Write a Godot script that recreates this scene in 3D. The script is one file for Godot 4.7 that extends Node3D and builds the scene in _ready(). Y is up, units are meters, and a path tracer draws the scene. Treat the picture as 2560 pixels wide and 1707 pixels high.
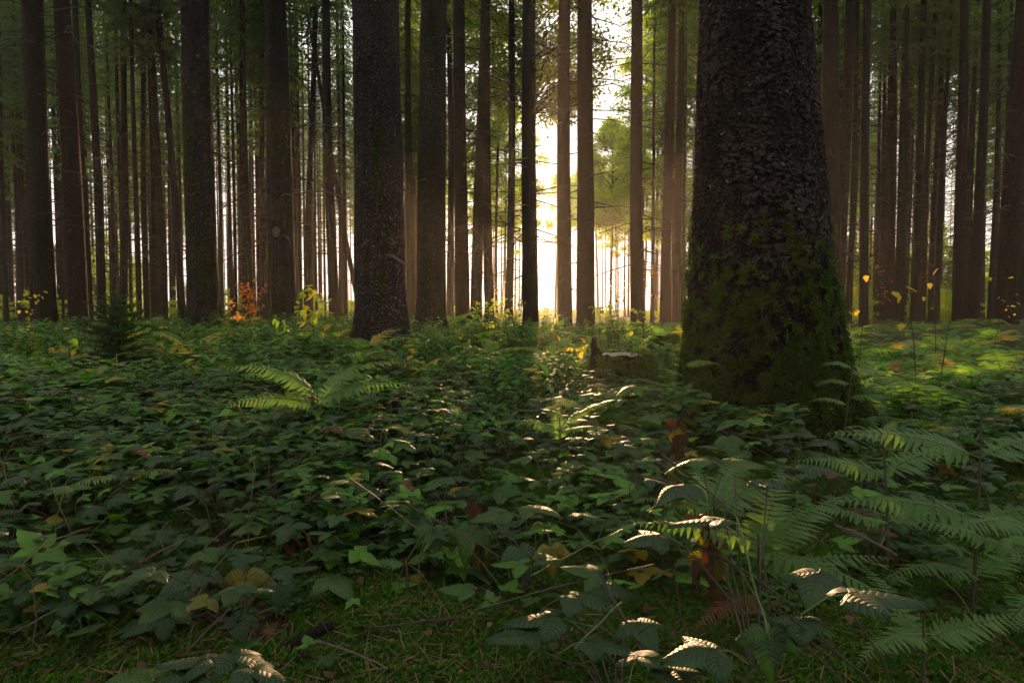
extends Node3D
# A spruce wood at low sun: trunks against a bright edge, brambles, ferns and moss in front. Metres, y up, the camera looks along -z.

const F := 1707.0        # focal length in photo pixels (24 mm on full frame)
const EYE := 0.75
const HORIZON := 775.0
const SUN_PX := Vector2(1346, 640)

var rng := RandomNumberGenerator.new()
var bump_noise := FastNoiseLite.new()
var patch_noise := FastNoiseLite.new()
var grid := PackedFloat32Array()
var controls: Array = []
var taken := {}
var M := {}
var G := {}   # shared meshes

# ---------------------------------------------------------------- mesh helper
class MB:
	var v := PackedVector3Array()
	var c := PackedColorArray()
	var u := PackedVector2Array()
	var ix := PackedInt32Array()
	func p(pos: Vector3, uv := Vector2.ZERO, col := Color.WHITE) -> int:
		v.push_back(pos); u.push_back(uv); c.push_back(col)
		return v.size() - 1
	func t(a: int, b: int, d: int) -> void:
		ix.push_back(a); ix.push_back(b); ix.push_back(d)
	func q(a: int, b: int, d: int, e: int) -> void:   # a-b one edge, d-e the next one (a->d, b->e)
		ix.append_array(PackedInt32Array([a, b, d, b, e, d]))
	func add(o: MB, xf: Transform3D, tint := Color.WHITE) -> void:
		var k := v.size()
		v.append_array(xf * o.v)
		u.append_array(o.u)
		if tint == Color.WHITE:
			c.append_array(o.c)
		else:
			for cc in o.c:
				c.push_back(cc * tint)
		for i in o.ix:
			ix.push_back(i + k)
	func tube(pts: Array, radii: Array, sides: int, col := Color.WHITE, uv_scale := Vector2(1, 1)) -> void:
		var first := v.size()
		var x := Vector3.ZERO
		var along := 0.0
		for j in pts.size():
			var a: Vector3 = pts[maxi(j - 1, 0)]
			var b: Vector3 = pts[mini(j + 1, pts.size() - 1)]
			var axis := (b - a).normalized()
			if j == 0:
				x = axis.cross(Vector3(0.13, 0.31, 0.94)).normalized()
				if x.length() < 0.5:
					x = axis.cross(Vector3.RIGHT).normalized()
			else:
				x = (x - axis * x.dot(axis)).normalized()
				along += (pts[j] as Vector3).distance_to(pts[j - 1])
			var z := x.cross(axis)
			for i in sides + 1:
				var w := TAU * i / sides
				p((pts[j] as Vector3) + (x * cos(w) + z * sin(w)) * float(radii[j]), Vector2(float(i) / sides * uv_scale.x, along * uv_scale.y), col)
		for j in pts.size() - 1:
			for i in sides:
				var k := first + j * (sides + 1) + i
				q(k, k + 1, k + sides + 1, k + sides + 2)
	func mesh(mat: Material) -> ArrayMesh:
		var n := PackedVector3Array()
		n.resize(v.size())
		for k in range(0, ix.size(), 3):
			var a := ix[k]
			var b := ix[k + 1]
			var d := ix[k + 2]
			var f := (v[d] - v[a]).cross(v[b] - v[a])
			n[a] += f; n[b] += f; n[d] += f
		for k in n.size():
			n[k] = n[k].normalized() if n[k].length_squared() > 1e-24 else Vector3.UP
		var arr := []
		arr.resize(Mesh.ARRAY_MAX)
		arr[Mesh.ARRAY_VERTEX] = v
		arr[Mesh.ARRAY_NORMAL] = n
		arr[Mesh.ARRAY_TEX_UV] = u
		arr[Mesh.ARRAY_COLOR] = c
		arr[Mesh.ARRAY_INDEX] = ix
		var m := ArrayMesh.new()
		m.add_surface_from_arrays(Mesh.PRIMITIVE_TRIANGLES, arr)
		m.surface_set_material(0, mat)
		return m

# ---------------------------------------------------------------- node helpers
func numbered(called: String) -> String:
	var n: int = taken.get(called, -1) + 1
	taken[called] = n
	return called if n == 0 else "%s_%03d" % [called, n]

func thing(called: String, label: String, category: String, at := Vector3.ZERO, turn := 0.0, group := "") -> Node3D:
	var o := Node3D.new()
	o.name = numbered(called)
	add_child(o)
	o.position = at
	o.rotation.y = turn
	tag(o, label, category, group)
	return o

func tag(o: Node, label: String, category: String, group := "", kind := "") -> void:
	if label: o.set_meta("label", label)
	if category: o.set_meta("category", category)
	if group: o.set_meta("group", group)
	if kind: o.set_meta("kind", kind)

func part(called: String, mesh: Mesh, parent: Node, mat: Material = null, xf := Transform3D()) -> MeshInstance3D:
	var o := MeshInstance3D.new()
	o.name = called if parent != self else numbered(called)
	o.mesh = mesh
	if mat: o.set_surface_override_material(0, mat)
	o.transform = xf
	parent.add_child(o, true)
	return o

func many(called: String, mesh: Mesh, xfs: Array, cols: Array, parent: Node) -> MultiMeshInstance3D:
	var mm := MultiMesh.new()
	mm.transform_format = MultiMesh.TRANSFORM_3D
	mm.use_colors = true
	mm.mesh = mesh
	mm.instance_count = xfs.size()
	for i in xfs.size():
		mm.set_instance_transform(i, xfs[i])
		mm.set_instance_color(i, cols[i])
	var o := MultiMeshInstance3D.new()
	o.name = called if parent != self else numbered(called)
	o.multimesh = mm
	o.set_meta("kind", "stuff")
	parent.add_child(o, true)
	return o

func rot(pitch: float, yaw: float, roll := 0.0) -> Basis:
	return Basis.from_euler(Vector3(pitch, yaw, roll))

func rr(a: float, b: float) -> float:
	return rng.randf_range(a, b)

# ---------------------------------------------------------------- place of a photo pixel
func slope(px: float) -> float:      # sideways metres for each metre of depth
	return (px - 1280.0) / F

func fall(py: float) -> float:       # downward metres for each metre of depth
	return (py - HORIZON) / F

func on_ground(px: float, d: float) -> Vector3:
	var x := slope(px) * d
	return Vector3(x, ground(x, -d), -d)

func in_air(px: float, py: float, d: float) -> Vector3:
	return Vector3(slope(px) * d, EYE - fall(py) * d, -d)

# ---------------------------------------------------------------- ground
const GX0 := -32.0
const GZ0 := -36.0
const GS := 0.25
const GNX := 257
const GNZ := 185

func make_ground_grid() -> void:
	grid.resize(GNX * GNZ)
	for j in GNZ:
		for i in GNX:
			var x := GX0 + i * GS
			var z := GZ0 + j * GS
			var d := maxf(0.0, -z)
			var base := 0.10 * smoothstep(3.0, 9.0, d) - 0.10 * smoothstep(13.0, 22.0, d)
			var sum := base * 0.12
			var w := 0.12
			for k in controls:
				var s: float = k[3]
				var r2 := (x - float(k[0])) ** 2 + (z - float(k[1])) ** 2
				if r2 < s * s * 12.0:
					var e := exp(-r2 / (2.0 * s * s))
					w += e
					sum += e * float(k[2])
			grid[j * GNX + i] = sum / w

func ground(x: float, z: float) -> float:
	var fx := clampf((x - GX0) / GS, 0.0, GNX - 1.001)
	var fz := clampf((z - GZ0) / GS, 0.0, GNZ - 1.001)
	var i := int(fx)
	var j := int(fz)
	var a := lerpf(grid[j * GNX + i], grid[j * GNX + i + 1], fx - i)
	var b := lerpf(grid[(j + 1) * GNX + i], grid[(j + 1) * GNX + i + 1], fx - i)
	var h := lerpf(a, b, fz - j)
	var r := sqrt(x * x + z * z)
	h *= 1.0 - smoothstep(30.0, 45.0, r)
	h += 0.075 * bump_noise.get_noise_2d(x, z) * smoothstep(0.8, 2.5, r) + 0.018 * bump_noise.get_noise_2d(x * 5.0 + 90.0, z * 5.0)
	h += 0.20 * patch_noise.get_noise_2d(x * 0.8 + 5.0, z * 0.8) * smoothstep(4.5, 7.0, r) * (1.0 - smoothstep(15.0, 22.0, r))
	h += EYE * smoothstep(120.0, 230.0, r)
	return h

# ---------------------------------------------------------------- materials
func lin(r: float, g: float, b: float) -> Color:
	return Color(r, g, b).linear_to_srgb()

func mat(called: String, col: Color, rough: float, back := Color.BLACK, spec := 0.5) -> StandardMaterial3D:
	var m := StandardMaterial3D.new()
	m.resource_name = called
	m.albedo_color = col
	m.roughness = rough
	m.metallic_specular = spec
	m.cull_mode = BaseMaterial3D.CULL_DISABLED
	if back != Color.BLACK:
		m.backlight_enabled = true
		m.backlight = back
	M[called] = m
	return m

func noise_image(kind: int, freq: float, size: int, sd: int, oct := 3, ret := -1) -> PackedByteArray:
	var n := FastNoiseLite.new()
	n.noise_type = kind
	n.seed = sd
	n.frequency = freq
	n.fractal_octaves = oct
	if ret >= 0:
		n.fractal_type = FastNoiseLite.FRACTAL_NONE
		n.cellular_return_type = ret
		n.cellular_jitter = 1.0
	var im := n.get_seamless_image(size, size)
	im.convert(Image.FORMAT_L8)
	return im.get_data()

func grey_texture(data: PackedByteArray, size: int) -> ImageTexture:
	return ImageTexture.create_from_image(Image.create_from_data(size, size, false, Image.FORMAT_L8, data))

func make_materials() -> void:
	# bark: small scaly plates with dark joints, grey-brown, spots of lichen
	var S := 512
	var cell := noise_image(FastNoiseLite.TYPE_CELLULAR, 0.034, S, 3, 1, FastNoiseLite.RETURN_DISTANCE2_SUB)
	var tone := noise_image(FastNoiseLite.TYPE_CELLULAR, 0.034, S, 3, 1, FastNoiseLite.RETURN_CELL_VALUE)
	var fine := noise_image(FastNoiseLite.TYPE_SIMPLEX_SMOOTH, 0.06, S, 9, 4)
	var broad := noise_image(FastNoiseLite.TYPE_SIMPLEX_SMOOTH, 0.012, S, 5, 3)
	var h := PackedByteArray()
	h.resize(S * S)
	var rgb := PackedByteArray()
	rgb.resize(S * S * 3)
	for k in S * S:
		var e := cell[k] / 255.0
		var f := fine[k] / 255.0
		var b := broad[k] / 255.0
		var w := tone[k] / 255.0
		var rise := smoothstep(0.02, 0.28, e + (f - 0.5) * 0.2)
		h[k] = int(clampf(rise * (0.55 + 0.3 * w) + 0.3 * (f - 0.5), 0.0, 1.0) * 255.0)
		var l := (0.030 + 0.085 * rise * (0.55 + 0.6 * w)) * (0.7 + 0.6 * f)
		var col := Color(l * 1.08, l * (0.92 + 0.10 * b), l * (0.78 + 0.18 * b))
		if f > 0.76 and b > 0.5:
			col = col.lerp(Color(0.13, 0.14, 0.11), 0.4)
		col = col.linear_to_srgb()
		rgb[k * 3] = int(clampf(col.r, 0, 1) * 255)
		rgb[k * 3 + 1] = int(clampf(col.g, 0, 1) * 255)
		rgb[k * 3 + 2] = int(clampf(col.b, 0, 1) * 255)
	var bark_rgb := ImageTexture.create_from_image(Image.create_from_data(S, S, false, Image.FORMAT_RGB8, rgb))
	var bark_h := grey_texture(h, S)
	for e in [["bark_brown", Color(0.55, 0.57, 0.51)], ["bark_red", Color(0.63, 0.57, 0.52)], ["bark_green", Color(0.58, 0.64, 0.46)], ["bark_far", Color(0.53, 0.58, 0.50)], ["bark_dark", Color(0.52, 0.52, 0.54)]]:
		var m := mat(e[0], e[1], 0.9, Color.BLACK, 0.3)
		m.albedo_texture = bark_rgb
		m.vertex_color_use_as_albedo = true
		m.heightmap_enabled = true
		m.heightmap_texture = bark_h
		m.heightmap_scale = 4.5
	# the scales of the near trunk carry their own tone
	var sc := mat("bark_scale", Color.WHITE, 0.85, Color.BLACK, 0.28)
	sc.vertex_color_use_as_albedo = true
	var fi := Image.create_from_data(S, S, false, Image.FORMAT_L8, fine)
	fi.convert(Image.FORMAT_RGBA8)
	fi.bump_map_to_normal_map(6.0)
	var fine_normal := ImageTexture.create_from_image(fi)
	sc.normal_enabled = true
	sc.normal_texture = fine_normal
	sc.normal_scale = 0.8
	sc.uv1_triplanar = true
	sc.uv1_scale = Vector3(5, 9, 5)
	# soil with needles and moss between
	var soil := PackedByteArray()
	soil.resize(S * S * 3)
	for k in S * S:
		var f := fine[k] / 255.0
		var b := broad[k] / 255.0
		var g := smoothstep(0.30, 0.48, b + 0.35 * (f - 0.5))
		var col := Color(0.024, 0.018, 0.010).lerp(Color(0.055, 0.036, 0.018), f)
		col = col.lerp(Color(0.022, 0.045, 0.008).lerp(Color(0.045, 0.085, 0.014), f), g)
		col = col.linear_to_srgb()
		soil[k * 3] = int(col.r * 255)
		soil[k * 3 + 1] = int(col.g * 255)
		soil[k * 3 + 2] = int(col.b * 255)
	var gm := mat("forest_floor", Color.WHITE, 0.95, Color.BLACK, 0.25)
	gm.albedo_texture = ImageTexture.create_from_image(Image.create_from_data(S, S, false, Image.FORMAT_RGB8, soil))
	gm.normal_enabled = true
	gm.normal_texture = fine_normal
	gm.normal_scale = 1.0
	gm.uv1_triplanar = true
	gm.uv1_world_triplanar = true
	gm.uv1_scale = Vector3(0.45, 0.45, 0.45)
	# bramble leaf: veins sunk between quilted fields
	var L := 256
	var lh := PackedByteArray()
	lh.resize(L * L)
	var lc := PackedByteArray()
	lc.resize(L * L * 3)
	for y in L:
		for x in L:
			var a := absf(x / (L - 1.0) * 2.0 - 1.0)
			var t := y / (L - 1.0)
			var f := fine[(y * 2) * S + x * 2] / 255.0
			var k := t * 8.0 - a * 1.9 + 20.0
			var dist: float = absf(fposmod(k, 1.0) - 0.5) * 2.0    # 1 on a side vein
			var vein := smoothstep(0.86, 1.0, dist) * (1.0 - 0.5 * a)
			var rib := 1.0 - smoothstep(0.0, 0.055, a)
			var bulge := (1.0 - dist * dist) * 0.5 + 0.35
			lh[y * L + x] = int(clampf(bulge * (1.0 - rib) + 0.18 * (f - 0.5) - 0.2 * vein, 0, 1) * 255)
			var pale := maxf(rib * 0.8, vein * 0.5)
			var col := Color(1, 1, 1).lerp(Color(0.5, 0.55, 0.5), clampf(1.6 * f - 0.3, 0, 1)).lerp(Color(1.0, 1.0, 1.0), pale)
			lc[(y * L + x) * 3] = int(col.r * 255)
			lc[(y * L + x) * 3 + 1] = int(col.g * 255)
			lc[(y * L + x) * 3 + 2] = int(col.b * 255)
	var leaf_h := grey_texture(lh, L)
	var leaf_c := ImageTexture.create_from_image(Image.create_from_data(L, L, false, Image.FORMAT_RGB8, lc))
	for e in [["bramble_dark", lin(0.026, 0.075, 0.012), Color(0.65, 0.75, 0.25)], ["bramble_mid", lin(0.058, 0.135, 0.013), Color(0.75, 0.8, 0.25)], ["bramble_fresh", lin(0.08, 0.17, 0.018), Color(0.65, 0.85, 0.2)], ["bramble_yellow", lin(0.24, 0.22, 0.02), Color(0.85, 0.75, 0.2)], ["bramble_brown", lin(0.12, 0.06, 0.02), Color(0.85, 0.6, 0.25)]]:
		var m := mat(e[0], e[1], 0.52, e[2], 0.48)
		m.albedo_texture = leaf_c
		m.heightmap_enabled = true
		m.heightmap_texture = leaf_h
		m.heightmap_scale = 0.2
	var cm := mat("carpet_leaf", Color.WHITE, 0.6, Color(0.75, 0.95, 0.25), 0.46)
	cm.vertex_color_use_as_albedo = true
	cm.rim_enabled = true
	cm.rim = 0.1
	cm.rim_tint = 0.3
	mat("cane", lin(0.04, 0.036, 0.018), 0.6)
	mat("cane_red", lin(0.07, 0.034, 0.022), 0.6)
	mat("green_stem", lin(0.07, 0.10, 0.03), 0.5, Color(0.3, 0.4, 0.1))
	mat("twig", lin(0.085, 0.06, 0.042), 0.85)
	mat("twig_dark", lin(0.03, 0.022, 0.018), 0.85)
	var mo := mat("moss", Color.WHITE, 0.7, Color(0.7, 0.85, 0.2), 0.35)
	mo.vertex_color_use_as_albedo = true
	mat("fern_green", lin(0.044, 0.108, 0.016), 0.55, Color(0.62, 0.82, 0.22))
	mat("fern_pale", lin(0.10, 0.16, 0.04), 0.55, Color(0.8, 0.9, 0.3))
	mat("fern_yellow", lin(0.26, 0.22, 0.03), 0.6, Color(0.9, 0.8, 0.25))
	mat("fern_brown", lin(0.12, 0.055, 0.02), 0.75, Color(0.8, 0.45, 0.2))
	mat("needles", lin(0.016, 0.028, 0.009), 0.6, Color(0.45, 0.6, 0.18), 0.3)
	mat("needles_young", lin(0.014, 0.034, 0.014), 0.6, Color(0.25, 0.4, 0.12), 0.3)
	mat("broad_leaf", lin(0.06, 0.095, 0.02), 0.55, Color(0.85, 0.95, 0.25), 0.4)
	mat("broad_leaf_dark", lin(0.035, 0.06, 0.018), 0.55, Color(0.6, 0.7, 0.2), 0.4)
	mat("beech_orange", lin(0.24, 0.095, 0.025), 0.6, Color(0.95, 0.6, 0.2), 0.35)
	mat("yellow_leaf", lin(0.42, 0.30, 0.025), 0.6, Color(0.95, 0.85, 0.25), 0.35)
	mat("green_leaf", lin(0.06, 0.14, 0.02), 0.5, Color(0.7, 0.9, 0.2), 0.45)
	mat("cut_wood", lin(0.26, 0.22, 0.17), 0.85)
	mat("scar", lin(0.06, 0.05, 0.04), 0.9)
	var li := mat("litter", Color.WHITE, 0.8, Color(0.5, 0.4, 0.2), 0.3)
	li.vertex_color_use_as_albedo = true

# ---------------------------------------------------------------- leaves
func leaf_shape(mb: MB, xf: Transform3D, length: float, width: float, nz: int, nx: int, teeth: float, droop: float, arch: float, col := Color.WHITE) -> void:
	var first := mb.v.size()
	for j in nz + 1:
		var t := float(j) / nz
		var w := pow(sin(PI * pow(t, 0.72)), 0.8) * (1.0 - 0.25 * t) * width * 0.56 + 0.0012
		if teeth > 0.0:
			w *= 1.0 + (teeth if j % 2 == 1 else -teeth)
		for i in nx + 1:
			var s := float(i) / nx * 2.0 - 1.0
			var y := -droop * t * t * length + arch * (absf(s) * 0.6 - s * s) * width
			var side_lag := -absf(s) * 0.06 * length * sin(PI * t)
			mb.p(xf * Vector3(s * w, y, t * length + side_lag), Vector2(s * 0.5 + 0.5, t), col)
	for j in nz:
		for i in nx:
			var k := first + j * (nx + 1) + i
			mb.q(k, k + 1, k + nx + 1, k + nx + 2)

func trifoliate(size: float, nz: int, nx: int, sd: int, petiole := true) -> MB:
	var g := RandomNumberGenerator.new()
	g.seed = sd
	var mb := MB.new()
	var teeth := 0.07 if nz > 5 else 0.0
	leaf_shape(mb, Transform3D(rot(g.randf_range(-0.2, 0.12), g.randf_range(-0.1, 0.1), g.randf_range(-0.15, 0.15)), Vector3(0, 0, 0.012 * size * 10)), size, size * 0.66, nz, nx, teeth, g.randf_range(0.04, 0.25), g.randf_range(0.05, 0.3))
	for s in [-1.0, 1.0]:
		leaf_shape(mb, Transform3D(rot(g.randf_range(-0.15, 0.15), s * g.randf_range(1.15, 1.5), g.randf_range(-0.2, 0.2)), Vector3.ZERO), size * g.randf_range(0.75, 0.9), size * 0.55, nz, nx, teeth, g.randf_range(0.05, 0.3), g.randf_range(0.05, 0.3))
	if petiole:
		mb.tube([Vector3(0, 0, 0.012), Vector3(0, -0.006, -0.02), Vector3(0, -0.03, -0.05)], [0.0009, 0.0011, 0.0013], 3, Color(0.6, 0.9, 0.5))
	return mb

# a pinna: a short stalk with paired pinnules, along +z
func pinna(n: int, length: float, width: float, lift := 0.0) -> MB:
	var mb := MB.new()
	for k in n:
		var t := (k + 0.6) / n
		var l := width * 0.5 * (pow(1.0 - t, 0.62) * 0.92 + 0.08) * smoothstep(-0.12, 0.10, t)
		var w := length / n * 0.52
		for s in [-1.0, 1.0]:
			var b := Vector3(0, 0, t * length)
			var tip := b + Vector3(s * l, lift * l - 0.25 * l * absf(sin(k * 12.9)), l * 0.28)
			var mid := b.lerp(tip, 0.45)
			var i0 := mb.p(b + Vector3(0, 0, -w * 0.55))
			var i1 := mb.p(b + Vector3(0, 0, w * 0.55))
			var i2 := mb.p(mid + Vector3(0, l * 0.10, -w))
			var i3 := mb.p(mid + Vector3(0, l * 0.10, w * 0.9))
			var i4 := mb.p(tip)
			if s > 0:
				mb.t(i0, i2, i1); mb.t(i2, i3, i1); mb.t(i2, i4, i3)
			else:
				mb.t(i0, i1, i2); mb.t(i1, i3, i2); mb.t(i2, i3, i4)
	mb.tube([Vector3.ZERO, Vector3(0, 0, length * 0.5), Vector3(0, 0, length)], [width * 0.018, width * 0.012, width * 0.006], 3)
	for k in mb.v.size():
		var q := mb.v[k]
		q.y -= 0.16 * q.z * q.z + 0.03 * sin(q.z * 9.0) * q.x / width
		mb.v[k] = q
	return mb

# the line of a frond: positions and frames; total length 1, bare stalk first
func frond_frames(n: int, rise: float, droop: float, bend: float) -> Array:
	var out := []
	var pos := Vector3.ZERO
	var steps := n * 2
	for k in steps + 1:
		var t := float(k) / steps
		var pitch := rise - (rise + droop) * pow(t, 1.15)
		var yaw := bend * t * t
		var dir := Vector3(sin(yaw) * cos(pitch), sin(pitch), cos(yaw) * cos(pitch))
		if k > 0:
			pos += dir / steps
		if k % 2 == 0:
			out.append([pos, pitch, yaw, t])
	return out

func pinna_places(frames: Array, stalk: float, breadth: float, sd: int) -> Array:
	var g := RandomNumberGenerator.new()
	g.seed = sd
	var out := []
	for fr in frames:
		var t: float = fr[3]
		if t < stalk or t > 0.985:
			continue
		var k := (t - stalk) / (1.0 - stalk)
		var l := breadth * (pow(1.0 - k, 0.85) * 0.95 + 0.05) * smoothstep(-0.25, 0.18, k)
		for s in [-1.0, 1.0]:
			var spread := g.randf_range(1.15, 1.4) - 0.25 * k
			var b := rot(-fr[1], fr[2]) * rot(g.randf_range(-0.05, 0.22), s * spread, s * g.randf_range(-0.15, 0.2))
			out.append(Transform3D(b.scaled_local(Vector3(l, l, l)), fr[0]))
	return out

func frond_mesh(n: int, pinnules: int, rise: float, droop: float, bend: float, stalk: float, breadth: float, sd: int) -> MB:
	var frames := frond_frames(n, rise, droop, bend)
	var mb := MB.new()
	var pts := []
	var rad := []
	for fr in frames:
		pts.append(fr[0])
		rad.append(lerpf(0.0065, 0.0015, fr[3]))
	mb.tube(pts, rad, 4)
	var pn := pinna(pinnules, 1.0, 0.34)
	for xf in pinna_places(frames, stalk, breadth, sd):
		mb.add(pn, xf)
	return mb

# ---------------------------------------------------------------- trees
func trunk_mesh(r0: float, height: float, lean: Vector3, sides: int, flare: float, sd: int, moss: float, material: Material, curve := 0.0, taper := 0.7) -> ArrayMesh:
	var mb := MB.new()
	var g := RandomNumberGenerator.new()
	g.seed = sd
	var ph := g.randf() * TAU
	var lobes := g.randi_range(4, 6)
	var hs := [-0.4, -0.15, 0.0, 0.08, 0.16, 0.26, 0.38, 0.52, 0.7, 0.95, 1.25]
	var hh := 1.6
	while hh < height:
		hs.append(hh)
		hh += 0.42 if hh < 9.0 else 1.4
	hs.append(height)
	var tiles := maxf(1.0, roundf(TAU * r0 / 0.8))
	for j in hs.size():
		var h: float = hs[j]
		var r := r0 * (1.0 - taper * maxf(h, 0.0) / height)
		for i in sides + 1:
			var w := TAU * (i % sides) / sides
			var fl := flare * exp(-maxf(h, -0.1) / 0.24) * (0.75 + 0.5 * cos(lobes * w + ph))
			var rough := bump_noise.get_noise_3d(cos(w) * 3.0 * r0 * 8 + sd, h * 2.4, sin(w) * 3.0 * r0 * 8) * 0.07
			var knot := 0.0
			if h > 1.5 and h < 12.0:
				knot = 0.05 * maxf(0.0, bump_noise.get_noise_3d(cos(w) * 4.0 + sd * 3, h * 7.0, sin(w) * 4.0) - 0.25) * 4.0
			var rad := r * (1.0 + rough + knot) + fl * r0
			var off := lean * h + Vector3(curve * sin(h * 0.32 + ph), 0, 0)
			if j < 3:
				off = lean * h + Vector3(curve * sin(ph), 0, 0)
			var stain := 1.0 + 0.75 * bump_noise.get_noise_3d(cos(w) * 2.6 + sd * 5, h * 1.7, sin(w) * 2.6)
			var col := Color(stain, stain, stain)
			var mz := patch_noise.get_noise_3d(cos(w) * 1.3 + sd, h * 0.9, sin(w) * 1.3) + bump_noise.get_noise_3d(cos(w) * 9.0, h * 7.0 + sd, sin(w) * 9.0) * 0.3
			if moss > 0.0 and mz > 0.35 - moss * 0.6:
				col = Color(0.62, 1.2, 0.26)
			mb.p(off + Vector3(cos(w) * rad, h, sin(w) * rad), Vector2(float(i) / sides * tiles, h / 0.8), col)
	for j in hs.size() - 1:
		for i in sides:
			var k := j * (sides + 1) + i
			mb.q(k, k + 1, k + sides + 1, k + sides + 2)
	return mb.mesh(material)

func spruce_crown(length: float, radius: float, sd: int, step := 0.5) -> ArrayMesh:
	var mb := MB.new()
	var g := RandomNumberGenerator.new()
	g.seed = sd
	var h := 0.0
	while h < length - 0.3:
		var k := h / length
		var n := g.randi_range(4, 6)
		var a0 := g.randf() * TAU
		for b in n:
			var l := radius * pow(1.0 - k, 0.75) * g.randf_range(0.6, 1.1) + 0.25
			if k < 0.12:
				l *= g.randf_range(0.4, 0.95)
			var az := a0 + TAU * b / n + g.randf_range(-0.35, 0.35)
			var dir := Vector3(cos(az), 0, sin(az))
			var side := Vector3(-sin(az), 0, cos(az))
			var up0 := g.randf_range(-0.05, 0.2) - 0.25 * (1.0 - k)
			var base := Vector3(0, h + g.randf_range(-0.2, 0.2), 0)
			var pts := []
			for q in 4:
				var t := q / 3.0
				pts.append(base + dir * l * t + Vector3(0, l * (up0 * t - 0.22 * t * t + 0.16 * t * t * t), 0))
			mb.tube(pts, [0.045, 0.03, 0.018, 0.006], 3)
			var stations := int(l / 0.22) + 1
			for q in stations:
				var t := (q + 0.7) / (stations + 0.2)
				var p: Vector3 = (pts[0] as Vector3).lerp(pts[1], t * 3.0) if t < 0.333 else ((pts[1] as Vector3).lerp(pts[2], t * 3.0 - 1.0) if t < 0.666 else (pts[2] as Vector3).lerp(pts[3], minf(1.0, t * 3.0 - 2.0)))
				for s in [-1.0, 1.0]:
					if g.randf() < 0.14:
						continue
					var tl := g.randf_range(0.25, 0.62) * (1.15 - 0.5 * t)
					var td: Vector3 = (side * s * g.randf_range(0.7, 1.0) + dir * g.randf_range(0.3, 0.8) + Vector3(0, -g.randf_range(0.15, 0.9), 0)).normalized()
					for e in 3:
						var q0 := p + td * tl * (e / 3.0)
						var q1 := q0 + (td + Vector3(g.randf_range(-0.5, 0.5), g.randf_range(-0.7, 0.1), g.randf_range(-0.5, 0.5))).normalized() * tl * 0.55
						var wv := td.cross(Vector3(g.randf_range(-1, 1), g.randf_range(-1, 1), g.randf_range(-1, 1))).normalized() * g.randf_range(0.025, 0.06)
						var m := q0.lerp(q1, 0.4)
						var i0 := mb.p(q0)
						var i1 := mb.p(m + wv)
						var i2 := mb.p(q1)
						var i3 := mb.p(m - wv)
						mb.t(i0, i1, i2); mb.t(i0, i2, i3)
		h += step * g.randf_range(0.75, 1.25)
	return mb.mesh(M.needles)

func broad_crown(height: float, radius: float, clusters: int, leaves: int, leaf: float, sd: int, material: Material) -> Array:
	var wood := MB.new()
	var mb := MB.new()
	var g := RandomNumberGenerator.new()
	g.seed = sd
	for k in clusters:
		var t := pow(g.randf(), 0.9)
		var az := g.randf() * TAU
		var reach := radius * sin(PI * (0.12 + 0.85 * t)) * sqrt(g.randf_range(0.06, 1.0))
		var c := Vector3(cos(az) * reach, height * t, sin(az) * reach)
		var root := Vector3(0, maxf(0.0, c.y - reach * 0.55 - 0.3), 0)
		var bend := root.lerp(c, 0.5) + Vector3(g.randf_range(-0.3, 0.3), g.randf_range(0.0, 0.4), g.randf_range(-0.3, 0.3))
		wood.tube([root, bend, c, c + (c - bend) * 0.35 + Vector3(0, -0.15, 0)], [0.035, 0.022, 0.012, 0.004], 3)
		var cr := g.randf_range(0.45, 1.0) * radius * 0.24
		for q in leaves:
			var o := Vector3(g.randfn(), g.randfn() * 0.55, g.randfn()) * cr * 0.6
			var p := c + o
			var b := rot(g.randf_range(-1.0, 1.2), g.randf() * TAU, g.randf_range(-0.9, 0.9))
			var s := leaf * g.randf_range(0.7, 1.3)
			var i0 := mb.p(p)
			var i1 := mb.p(p + b * Vector3(s * 0.36, 0.05 * s, s * 0.5))
			var i2 := mb.p(p + b * Vector3(0, -0.1 * s, s))
			var i3 := mb.p(p + b * Vector3(-s * 0.36, 0.05 * s, s * 0.5))
			mb.t(i0, i1, i2); mb.t(i0, i2, i3)
	return [mb.mesh(material), wood.mesh(M.twig_dark)]

func stubs(r0: float, lean: Vector3, count: int, sd: int) -> ArrayMesh:
	var mb := MB.new()
	var g := RandomNumberGenerator.new()
	g.seed = 40 + sd
	for k in count:
		var h := 1.2 + 9.0 * g.randf()
		var az := g.randf() * TAU
		var out := Vector3(cos(az), g.randf_range(-0.3, 0.3), sin(az))
		var a := lean * h + Vector3(cos(az), 0, sin(az)) * r0 * (0.95 - 0.028 * h) + Vector3(0, h, 0)
		var l := g.randf_range(0.03, 0.16) if g.randf() < 0.8 else g.randf_range(0.2, 0.6)
		var t := g.randf_range(0.008, 0.02)
		mb.tube([a - out * 0.03, a + out * l * 0.3, a + out * l + Vector3(0, -0.2 * l, 0)], [t * 1.6, t * 0.9, t * 0.5], 5)
	return mb.mesh(M.twig_dark)

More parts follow.
